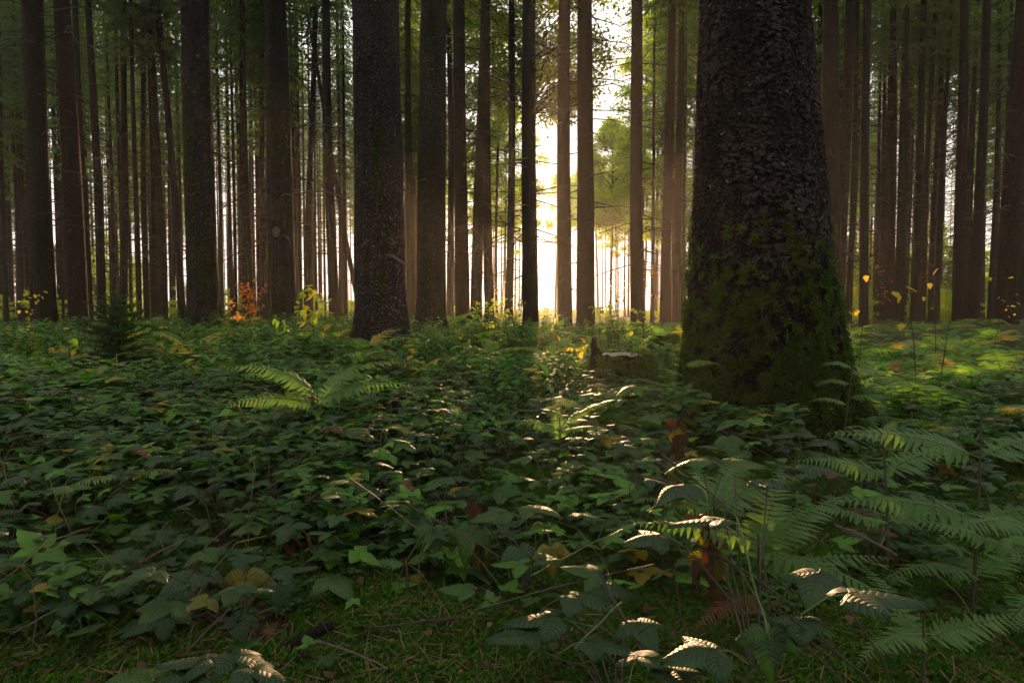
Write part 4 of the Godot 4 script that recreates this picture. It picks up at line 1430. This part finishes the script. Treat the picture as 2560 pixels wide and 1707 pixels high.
func build_brambles() -> void:
	near_bramble("bramble with large pale sunlit leaves on a pale cane", 1910, 1.35, [[1810, 1305, 1.38, -1.6, 1.15, 0.1, "bramble_dark"], [1720, 1215, 1.5, -1.0, 1.0, 0.2, "bramble_dark"], [1905, 1205, 1.5, 1.2, 1.1, 0.1, "bramble_dark"], [1760, 1150, 1.62, -1.8, 1.0, 0.3, "bramble_fresh"], [1835, 1155, 1.62, 1.5, 0.9, 0.3, "bramble_fresh"], [2010, 1165, 1.45, 1.3, 0.95, 0.0, "bramble_dark"], [1650, 1345, 1.4, -1.3, 0.9, 0.4, "bramble_dark"]])
	near_bramble("bramble with a big dark pointed leaf over the moss", 2330, 1.1, [[2140, 1495, 0.95, 1.4, 1.1, 0.1, "bramble_dark"], [2060, 1440, 1.05, -0.6, 0.85, 0.6, "bramble_dark"], [2020, 1560, 1.0, -0.4, 0.7, 0.3, "bramble_dark"], [1930, 1600, 1.02, -0.2, 0.7, 0.9, "bramble_dark"]])
	near_bramble("bramble with ribbed leaves catching light at the very front", 1860, 1.05, [[1800, 1640, 1.08, -1.4, 1.0, 0.1, "bramble_dark"], [1600, 1665, 1.1, 2.6, 0.8, 0.2, "bramble_dark"], [1690, 1690, 1.1, 0.2, 0.7, 0.2, "bramble_dark"]])
	near_bramble("bramble with grey-sheened leaves on a long dark cane", 1560, 1.25, [[1390, 1555, 1.3, -1.7, 1.15, 0.15, "bramble_dark"], [1440, 1500, 1.35, 1.2, 1.0, 0.1, "bramble_dark"], [1330, 1590, 1.28, -1.2, 1.0, 0.3, "bramble_dark"], [1500, 1475, 1.4, 1.6, 0.95, 0.05, "bramble_dark"], [1480, 1620, 1.2, 1.4, 0.95, 0.25, "bramble_dark"], [1600, 1570, 1.25, 0.3, 0.8, 0.2, "bramble_dark"]])
	near_bramble("bramble with cupped leaves and one yellow leaf on a bare stem", 1300, 1.75, [[1260, 1285, 1.75, -1.3, 1.0, 0.15, "bramble_mid"], [1325, 1270, 1.8, 1.1, 1.0, 0.1, "bramble_mid"], [1380, 1380, 1.65, 0.2, 0.75, 1.2, "bramble_yellow"], [1170, 1330, 1.75, -0.4, 0.95, 0.9, "bramble_mid"], [1080, 1330, 1.8, 0.3, 0.8, 0.9, "bramble_mid"], [1300, 1380, 1.65, 0.5, 0.9, 0.7, "bramble_dark"], [1440, 1290, 1.8, 1.3, 0.9, 0.0, "bramble_dark"]])
	near_bramble("bramble with large blue-grey leaves drooping on the left", 190, 1.5, [[150, 1490, 1.5, 0.5, 1.0, 0.25, "bramble_dark"], [210, 1520, 1.5, 1.3, 0.8, 0.1, "bramble_dark"], [60, 1480, 1.5, -1.3, 1.0, 0.3, "bramble_dark"], [150, 1415, 1.6, -0.9, 1.0, 0.2, "bramble_dark"], [280, 1395, 1.65, 1.0, 0.9, 0.1, "bramble_mid"], [390, 1560, 1.45, -0.9, 0.9, 0.2, "bramble_dark"]])
	near_bramble("bramble with violet-grey leaves resting on bright moss", 590, 1.12, [[500, 1665, 1.12, -1.4, 0.85, 0.15, "bramble_dark"], [570, 1650, 1.15, 1.2, 0.9, 0.1, "bramble_dark"], [480, 1700, 1.1, -1.0, 0.8, 0.2, "bramble_dark"], [610, 1690, 1.1, 1.4, 0.9, 0.2, "bramble_dark"], [300, 1700, 1.15, 0.8, 0.9, 0.15, "bramble_fresh"]])
	near_bramble("bramble with green leaves hanging over the dark hollow", 640, 1.8, [[500, 1500, 1.6, -0.8, 0.85, 0.2, "bramble_dark"], [600, 1450, 1.7, 0.2, 1.0, 1.0, "bramble_yellow"], [690, 1480, 1.7, 0.5, 0.9, 1.1, "bramble_mid"], [820, 1455, 1.7, 0.9, 1.0, 0.5, "bramble_mid"], [540, 1380, 1.85, -1.0, 1.0, 0.2, "bramble_dark"], [430, 1350, 1.9, -1.4, 1.0, 0.1, "bramble_mid"]])
	near_bramble("bramble with smooth oval leaves lit through, before the big stump", 1600, 3.3, [[1500, 985, 3.4, -1.5, 1.25, 0.3, "bramble_fresh"], [1590, 965, 3.4, -1.2, 1.3, 0.3, "bramble_fresh"], [1660, 960, 3.5, 1.4, 1.3, 0.3, "bramble_fresh"], [1550, 1000, 3.3, -1.6, 1.3, 0.1, "bramble_mid"], [1630, 1040, 3.2, 0.2, 1.1, 0.5, "bramble_fresh"], [1690, 1010, 3.3, 1.3, 1.2, 0.0, "bramble_mid"]])
	near_bramble("flat dark bramble leaves before the huge trunk's root", 2110, 2.6, [[2010, 1085, 2.6, -1.5, 1.3, 0.1, "bramble_dark"], [2110, 1095, 2.6, 1.4, 1.3, 0.1, "bramble_dark"], [2080, 1105, 2.6, -1.3, 1.2, 0.1, "bramble_dark"], [1850, 1050, 2.7, -1.2, 1.2, 0.3, "bramble_mid"], [1830, 1100, 2.6, 0.2, 1.1, 0.9, "bramble_mid"]])
	# the thicket: plants one can count, nearest first
	var n := 0
	var tries := 0
	var spots: Array[Vector2] = []
	while n < 232 and tries < 9000:
		tries += 1
		var d := 1.45 + 3.6 * pow(rng.randf(), 0.62)
		var px := rr(-120, 2680)
		var at := on_ground(px, d)
		var dens := bramble_density(px, d, at)
		if rng.randf() > dens: continue
		if trunk_near(at, 0.05): continue
		var ok := true
		for s in spots:
			if s.distance_squared_to(Vector2(at.x, at.z)) < 0.022:
				ok = false
				break
		if not ok: continue
		spots.append(Vector2(at.x, at.z))
		n += 1
		var zone := "left" if px < 1000 else ("mid" if px < 1750 else "right")
		var label: String = {"left": "dark bramble clump in the shaded left-hand thicket", "mid": "bramble clump in the glinting middle thicket", "right": "dark bramble clump among the right-hand ferns"}[zone]
		label += (" close to the bare front moss" if d < 2.0 else (" halfway back" if d < 3.3 else " towards the ")) + (beside(px) if d >= 3.3 else "")
		var o := thing("bramble", label, "bramble", at, 0.0, {"left": "brambles of the shaded thicket", "mid": "brambles of the glinting thicket", "right": "brambles among the ferns"}[zone])
		var mb := MB.new()
		var count := rng.randi_range(9, 14)
		for k in count:
			var az := rr(0, TAU)
			var reach := rr(0.04, 0.22)
			var high := rr(0.06, 0.26) * (0.75 if d < 2.0 else 1.0)
			var tip := Vector3(cos(az) * reach, high + ground(at.x + cos(az) * reach, at.z + sin(az) * reach) - at.y, sin(az) * reach)
			var yaw := atan2(tip.x, tip.z) + rr(-0.6, 0.6)
			var b := rot(rr(-0.18, 0.2), yaw, rr(-0.18, 0.18))
			var s := rr(0.55, 1.25) * (0.9 if d > 3.0 else 1.0)
			var back := tip + b * (Vector3(0, -0.03, -0.05) * s)
			mb.tube([Vector3(rr(-0.01, 0.01), -0.02, rr(-0.01, 0.01)), back * 0.55 + Vector3(0, 0.03, 0), back], [0.0022, 0.0018, 0.0012], 4)
			var q := rng.randf()
			var m := "bramble_dark" if q < 0.5 else ("bramble_mid" if q < 0.86 else ("bramble_fresh" if q < 0.95 else ("bramble_yellow" if q < 0.98 else "bramble_brown")))
			part("leaf", G.leaf_near[rng.randi() % 6], o, M[m], Transform3D(b.scaled(Vector3(s, s, s)), tip))
		part("cane", mb.mesh(M.cane if n % 3 else M.cane_red), o)

# the chance that a bramble grows at a place: fewer at the mossy front, among the ferns and before the near trunk
func bramble_density(px: float, d: float, at: Vector3) -> float:
	var chance := 0.85 + patch_noise.get_noise_2d(at.x * 1.6 + 40.0, at.z * 1.6)
	if px > 1750: chance *= 0.35
	var front := 0.5 if px < 900 else 0.15
	chance *= lerpf(front, 1.0, smoothstep(1.5, 2.6, d + 0.5 * bump_noise.get_noise_2d(at.x * 2.0, at.z * 2.0)))
	if px > 1620 and px < 2180 and d > 1.9 and d < 3.9: chance *= 0.14
	return chance

func trunk_near(at: Vector3, gap: float) -> bool:
	var b := slope(1920) * 4.1
	if Vector2(at.x - b, at.z + 4.1).length() < 0.62 + gap: return true
	if Vector2(at.x - slope(1556) * 5.9, at.z + 5.9).length() < 0.24 + gap: return true
	for t in trees:
		var d: float = t[4] * F / t[2]
		if absf(at.z + d) < 0.6 and Vector2(at.x - slope(t[1]) * d, at.z + d).length() < t[4] * 0.6 + gap: return true
	return false

func build_carpet() -> void:
	# farther off the thicket reads as one mass
	for v in 3:
		var mesh := trifoliate(0.055, 4, 2, 60 + v).mesh(M.carpet_leaf)
		var xs := []
		var cs := []
		var want: int = 36000
		var tries := 0
		while xs.size() < want and tries < want * 8:
			tries += 1
			var d := 3.4 + 24.0 * pow(rng.randf(), 1.6)
			var px := rr(-200, 2760)
			var x := slope(px) * d
			var z := -d + rr(-0.3, 0.3)
			var p := patch_noise.get_noise_2d(x * 1.1 + 40.0, z * 1.1)
			var keep := 0.36 + 1.9 * p + 0.7 * bump_noise.get_noise_2d(x * 1.1 + 3.0, z * 1.1)
			if px > 1960: keep *= 0.14
			if px > 1640 and px < 2150 and d < 4.2: keep *= 0.15
			if d > 3.9 and d < 6.8 and px > 1440 and px < 1690: keep *= 0.03
			if d > 6.5 and d < 8.5 and px > 850 and px < 1300: keep *= 0.35
			if rng.randf() > keep: continue
			var at := Vector3(x, 0, z)
			if trunk_near(at, 0.0): continue
			at.y = ground(x, z) + rr(0.01, 0.18) * (1.0 + 1.2 * p) * (1.0 if d < 8.0 else 0.6)
			var s := (0.45 + 1.15 * rng.randf() ** 1.8) * (1.0 if d < 12.0 else 1.15)
			var tip := 1.0 if rng.randf() < 0.75 else 3.5
			xs.append(Transform3D(rot(rr(-0.16, 0.2) * tip, rr(0, TAU), rr(-0.16, 0.16) * tip).scaled(Vector3(s, s, s)), at))
			var q := rng.randf()
			var c := Color(0.024, 0.070, 0.010).lerp(Color(0.12, 0.28, 0.018), clampf(rng.randf() ** 1.5 + 0.6 * bump_noise.get_noise_2d(x * 1.2, z * 1.2 + 30.0), 0.0, 1.0))
			if q > 0.955: c = Color(0.30, 0.24, 0.02)
			elif q > 0.935: c = Color(0.20, 0.07, 0.02)
			cs.append(c)
		var o := many("bramble_carpet", mesh, xs, cs, self)
		tag(o, "low carpet of bramble leaves spreading between the trunks", "brambles", "bramble carpet", "stuff")

func build_undergrowth() -> void:
	# low bramble shoots between the near clumps
	for v in 3:
		var near_leaf := trifoliate(0.058, 8, 4, 160 + v).mesh(M.carpet_leaf)
		var nx := []
		var nc := []
		var turns := 0
		while nx.size() < 2600 and turns < 60000:
			turns += 1
			var d := 1.35 + 2.9 * pow(rng.randf(), 0.7)
			var px := rr(-150, 2700)
			var at := on_ground(px, d)
			if rng.randf() > bramble_density(px, d, at) * clampf(0.35 + 2.4 * bump_noise.get_noise_2d(at.x * 1.4 + 8.0, at.z * 1.4), 0.0, 1.0) or trunk_near(at, 0.02): continue
			at.y += rr(0.02, 0.20)
			var s := 0.42 + 0.85 * rng.randf() ** 1.6
			var tip := 1.0 if rng.randf() < 0.7 else 3.0
			nx.append(Transform3D(rot(rr(-0.18, 0.22) * tip, rr(0, TAU), rr(-0.2, 0.2) * tip).scaled(Vector3(s, s, s)), at))
			var q := rng.randf()
			var c := Color(0.024, 0.070, 0.010).lerp(Color(0.11, 0.27, 0.018), rng.randf() ** 1.8)
			if q > 0.965: c = Color(0.28, 0.22, 0.02)
			elif q > 0.945: c = Color(0.15, 0.065, 0.02)
			nc.append(c)
		var no := many("bramble_shoots", near_leaf, nx, nc, self)
		tag(no, "loose low bramble leaves between the near bramble clumps", "brambles", "bramble shoots", "stuff")
	for v in 2:
		var mb := MB.new()
		var g := RandomNumberGenerator.new()
		g.seed = 80 + v
		mb.tube([Vector3(0, -0.1, 0), Vector3(0.02, 0.5, 0.01), Vector3(0.06, 1.0, -0.02)], [0.012, 0.009, 0.004], 3, Color(0.8, 0.6, 0.5))
		for k in 13:
			var t := 0.3 + 0.7 * k / 12.0
			leaf_shape(mb, Transform3D(rot(g.randf_range(-0.3, 0.5), k * 2.4, g.randf_range(-0.3, 0.3)), Vector3(0.06 * t * t, t, 0)), g.randf_range(0.14, 0.30), g.randf_range(0.10, 0.18), 4, 2, 0.0, g.randf_range(0.1, 0.5), 0.2)
		var mesh := mb.mesh(M.carpet_leaf)
		var xs := []
		var cs := []
		while xs.size() < 1100:
			var d := 4.0 + 15.0 * rng.randf()
			var px := rr(-100, 2000)
			var x := slope(px) * d
			if patch_noise.get_noise_2d(x * 0.9 + 11.0, -d * 0.9) < -0.05 + 0.12 * v: continue
			var at := Vector3(x, ground(x, -d), -d)
			if trunk_near(at, 0.05) or (d > 3.8 and d < 6.3 and px > 1430 and px < 1690): continue
			var s := rr(0.16, 0.38)
			xs.append(Transform3D(rot(rr(-0.25, 0.25), rr(0, TAU), rr(-0.25, 0.25)).scaled(Vector3(s, s, s)), at))
			var c := Color(0.03, 0.09, 0.014).lerp(Color(0.09, 0.20, 0.02), rng.randf())
			if rng.randf() < 0.06: c = Color(0.34, 0.26, 0.02)
			cs.append(c)
		var o := many("leafy_undergrowth", mesh, xs, cs, self)
		tag(o, "thin upright leafy stems scattered through the bramble carpet", "undergrowth", "leafy undergrowth", "stuff")
	var so := MB.new()
	for k in 3:
		leaf_shape(so, Transform3D(rot(0.15, TAU * k / 3.0), Vector3(0, 0.022, 0)), 0.010, 0.012, 3, 2, 0.0, 0.3, -0.2)
	so.tube([Vector3(0, -0.02, 0), Vector3(0, 0.03, 0)], [0.0007, 0.0005], 3)
	var xs3 := []
	var cs3 := []
	var tries := 0
	while xs3.size() < 9000 and tries < 200000:
		tries += 1
		var d := rr(1.6, 6.0)
		var x := rr(-0.84, 0.84) * d
		if patch_noise.get_noise_2d(x * 2.2 + 70.0, -d * 2.2) + 0.5 * bump_noise.get_noise_2d(x * 6.0, d * 6.0) < 0.12: continue
		var s := rr(0.6, 1.4)
		xs3.append(Transform3D(rot(rr(-0.25, 0.25), rr(0, TAU), rr(-0.25, 0.25)).scaled(Vector3(s, s, s)), Vector3(x, ground(x, -d), -d)))
		cs3.append(Color(0.035, 0.10, 0.012).lerp(Color(0.07, 0.17, 0.02), rng.randf()))
	var o3 := many("sorrel", so.mesh(M.carpet_leaf), xs3, cs3, self)
	tag(o3, "patches of tiny three-leaved sorrel on the moss", "sorrel", "", "stuff")
	var st := MB.new()
	st.tube([Vector3(0, -0.1, 0), Vector3(0.03, 0.45, 0), Vector3(0.16, 0.82, 0), Vector3(0.36, 1.0, 0)], [0.007, 0.006, 0.005, 0.002], 3)
	var xs2 := []
	var cs2 := []
	while xs2.size() < 240:
		var d := rr(1.3, 6.0)
		var x := rr(-0.84, 0.84) * d
		var at := Vector3(x, ground(x, -d), -d)
		if trunk_near(at, 0.02): continue
		var s := rr(0.12, 0.36)
		xs2.append(Transform3D(rot(rr(-0.5, 0.5), rr(0, TAU), rr(-0.6, 0.6)).scaled(Vector3(s, s, s)), at))
		cs2.append(Color(0.16, 0.11, 0.06).lerp(Color(0.10, 0.13, 0.04), rng.randf()))
	var o2 := many("dry_stalks", st.mesh(M.litter), xs2, cs2, self)
	tag(o2, "thin dry stalks and grass blades leaning out of the brambles", "stalks", "", "stuff")

func build_moss() -> void:
	var xs := []
	var cs := []
	var tries := 0
	while xs.size() < 150000 and tries < 700000:
		tries += 1
		var near := rng.randf() < 0.62
		var d := rr(1.0, 3.6) if near else rr(3.2, 11.0)
		if near and rng.randf() > d / 3.6: continue
		var x := rr(-0.86, 0.86) * d
		var z := -d
		var p := patch_noise.get_noise_2d(x * 1.4, z * 1.4) + 0.4 * bump_noise.get_noise_2d(x * 4.0, z * 4.0)
		if p < (-0.55 if near else -0.26): continue
		var s := rr(0.7, 1.4) * (1.0 if near else 2.0)
		xs.append(Transform3D(rot(rr(-0.4, 0.4), rr(0, TAU), rr(-0.4, 0.4)).scaled(Vector3(s, s, s)), Vector3(x, ground(x, z) - 0.004 + 0.012 * maxf(0.0, p), z)))
		cs.append(moss_tint())
	var o := many("moss", moss_sprig(), xs, cs, self)
	tag(o, "bright green feather moss covering the floor", "moss", "", "stuff")

func build_litter() -> void:
	# fallen needles and scraps
	var mb := MB.new()
	mb.tube([Vector3(0, 0, -0.5), Vector3(0.02, 0.01, 0), Vector3(0, 0, 0.5)], [0.02, 0.022, 0.014], 3)
	var xs := []
	var cs := []
	for k in 11000:
		var d := 1.0 + 4.0 * rng.randf() ** 1.4
		var x := rr(-0.85, 0.85) * d
		var l := rr(0.02, 0.12)
		xs.append(Transform3D(rot(rr(-0.3, 0.3), rr(0, TAU)).scaled(Vector3(minf(l, 0.05), minf(l, 0.05), l)), Vector3(x, ground(x, -d) + rr(0.002, 0.025), -d)))
		cs.append(Color(0.10, 0.055, 0.028).lerp(Color(0.20, 0.13, 0.07), rng.randf()))
	var o := many("needle_litter", mb.mesh(M.litter), xs, cs, self)
	tag(o, "brown fallen needles and stalk scraps on the moss", "litter", "", "stuff")
	var fallen := []
	var fallen_tint := []
	for k in 1100:
		var d := 1.0 + 3.6 * rng.randf() ** 1.2
		var x := rr(-0.85, 0.85) * d
		var sz := rr(0.5, 1.3)
		fallen.append(Transform3D(rot(rr(-0.5, 0.6), rr(0, TAU), rr(-0.6, 0.6)).scaled(Vector3(sz, sz, sz)), Vector3(x, ground(x, -d) + rr(0.008, 0.03), -d)))
		fallen_tint.append(Color(0.05, 0.028, 0.014).lerp(Color(0.15, 0.09, 0.05), rng.randf() ** 1.5))
	var fl := many("fallen_leaves", small_leaf(0.026, M.litter), fallen, fallen_tint, self)
	tag(fl, "small curled brown leaves fallen on the moss", "litter", "", "stuff")
	# twigs: [px, py, depth] to [px, py, depth], radius, material, label
	var tw := [
		[[700, 1640, 1.45], [825, 1578, 1.5], 0.015, "bark_red", "short thick dark branch piece lying on bright moss"],
		[[930, 1585, 1.5], [1230, 1560, 1.5], 0.0045, "twig_dark", "thin dark twig lying straight before the grey-sheened leaves"],
		[[1500, 1440, 1.4], [1640, 1700, 1.15], 0.005, "twig_dark", "dark forked twig bending down to the front edge"],
		[[1180, 1540, 1.45], [1640, 1420, 1.5], 0.003, "cane", "thin brown cane arching over the grey-sheened leaves"],
		[[1660, 1140, 1.7], [1850, 1300, 1.45], 0.0045, "twig_dark", "dark twig crossing between the pale sunlit leaves"],
		[[1850, 1300, 1.45], [1960, 1700, 1.2], 0.004, "green_stem", "pale green cane sloping down to the front edge"],
		[[1750, 1370, 1.5], [2000, 1530, 1.3], 0.005, "twig_dark", "dark stalk slanting above the sunlit fern"],
		[[1820, 1080, 2.7], [2060, 1145, 2.5], 0.004, "cane_red", "reddish bare cane reaching across before the huge trunk"],
		[[250, 1470, 1.6], [450, 1355, 1.7], 0.004, "cane_red", "reddish cane arching over the blue-grey leaves"],
		[[0, 1600, 1.4], [260, 1480, 1.5], 0.004, "cane", "brown cane low beneath the blue-grey leaves"],
		[[420, 1680, 1.35], [610, 1490, 1.6], 0.004, "cane_red", "thin reddish cane rising from the bright moss"],
		[[870, 1200, 1.9], [1040, 1330, 1.7], 0.003, "cane_red", "reddish cane sloping through the middle thicket"],
		[[1000, 1260, 1.9], [1250, 1400, 1.6], 0.003, "cane", "bare brown cane among withered leaves"],
		[[1330, 1450, 1.5], [1560, 1330, 1.7], 0.003, "green_stem", "thin green cane under the yellow leaf"],
		[[2100, 1320, 1.6], [2260, 1400, 1.55], 0.006, "twig", "knobbly spruce twig lying between the ferns"],
		[[1600, 1190, 2.2], [1800, 1250, 2.1], 0.004, "twig", "dry twig on the needle heap left of the huge trunk"],
		[[1640, 1150, 2.3], [1760, 1260, 2.1], 0.004, "twig", "dry twig crossing the needle heap"],
		[[460, 1010, 3.4], [520, 1180, 3.0], 0.003, "green_stem", "pale bent stalk in the shaded thicket"],
		[[1440, 1640, 1.2], [1560, 1520, 1.3], 0.003, "green_stem", "green cane rising beside the grey-sheened leaves"],
		[[780, 1620, 1.4], [960, 1690, 1.25], 0.004, "twig", "brown twig half sunk in the moss at the front"],
	]
	for e in tw:
		var a := in_air(e[0][0], e[0][1], e[0][2])
		var b := in_air(e[1][0], e[1][1], e[1][2])
		if e[2] < 0.01: e[2] *= 0.65
		a.y = maxf(a.y, ground(a.x, a.z) + e[2] * 0.6)
		b.y = maxf(b.y, ground(b.x, b.z) + e[2] * 0.6)
		var o2 := thing("fallen_twig", e[4], "twig", a)
		var tm := MB.new()
		var pts := []
		var rad := []
		for k in 8:
			var t := k / 7.0
			var amp := 0.9 if e[2] < 0.01 else 0.12
			pts.append((b - a) * t + Vector3(rr(-1, 1), sin(PI * t) * 2.0 + rr(-0.6, 0.6), rr(-1, 1)) * e[2] * (amp if k > 0 else 0.0))
			rad.append(e[2] * lerpf(1.0, 0.65, t) * (rr(0.9, 1.1) if e[2] < 0.01 else rr(0.82, 1.15)))
		pts.insert(0, pts[0] - (pts[1] - pts[0]) * 0.02)
		rad.insert(0, e[2] * 0.05)
		pts.append(pts[-1] + (pts[-1] - pts[-2]) * 0.05)
		rad.append(e[2] * 0.05)
		tm.tube(pts, rad, 10, Color.WHITE, Vector2(1.0, 3.0))
		part("stick", tm.mesh(M[e[3]]), o2)
		if e[2] < 0.006:
			var sm := MB.new()
			for k in 3:
				var p: Vector3 = pts[2 + k * 2]
				sm.tube([p, p + Vector3(rr(-0.05, 0.05), rr(0.0, 0.05), rr(-0.05, 0.05))], [e[2] * 0.5, e[2] * 0.2], 4)
			part("side_twig", sm.mesh(M[e[3]]), o2)
	# spruce cones
	var cone := MB.new()
	for k in 60:
		var t := k / 59.0
		var w := k * 2.4
		var r := 0.014 * sin(PI * (0.12 + 0.8 * t))
		var at := Vector3(cos(w) * r, sin(w) * r, (t - 0.5) * 0.09)
		var out := Vector3(cos(w), sin(w), 0.6).normalized()
		var sd := Vector3(-sin(w), cos(w), 0)
		var c0 := cone.p(at * 0.4 + Vector3(0, 0, at.z * 0.6))
		cone.t(c0, cone.p(at + sd * 0.006), cone.p(at + out * 0.009))
		cone.t(c0, cone.p(at + out * 0.009), cone.p(at - sd * 0.006))
	var cm := cone.mesh(M.cane)
	for e in [[1640, 1.45, "spruce cone lying in moss beside the brown fern tip"], [940, 1.5, "spruce cone half hidden under the middle brambles"], [1210, 1.75, "spruce cone beneath the withered leaves"]]:
		var o3 := thing("spruce_cone", e[2], "cone", on_ground(e[0], e[1]) + Vector3(0, 0.012, 0), rr(0, TAU))
		part("scales", cm, o3)
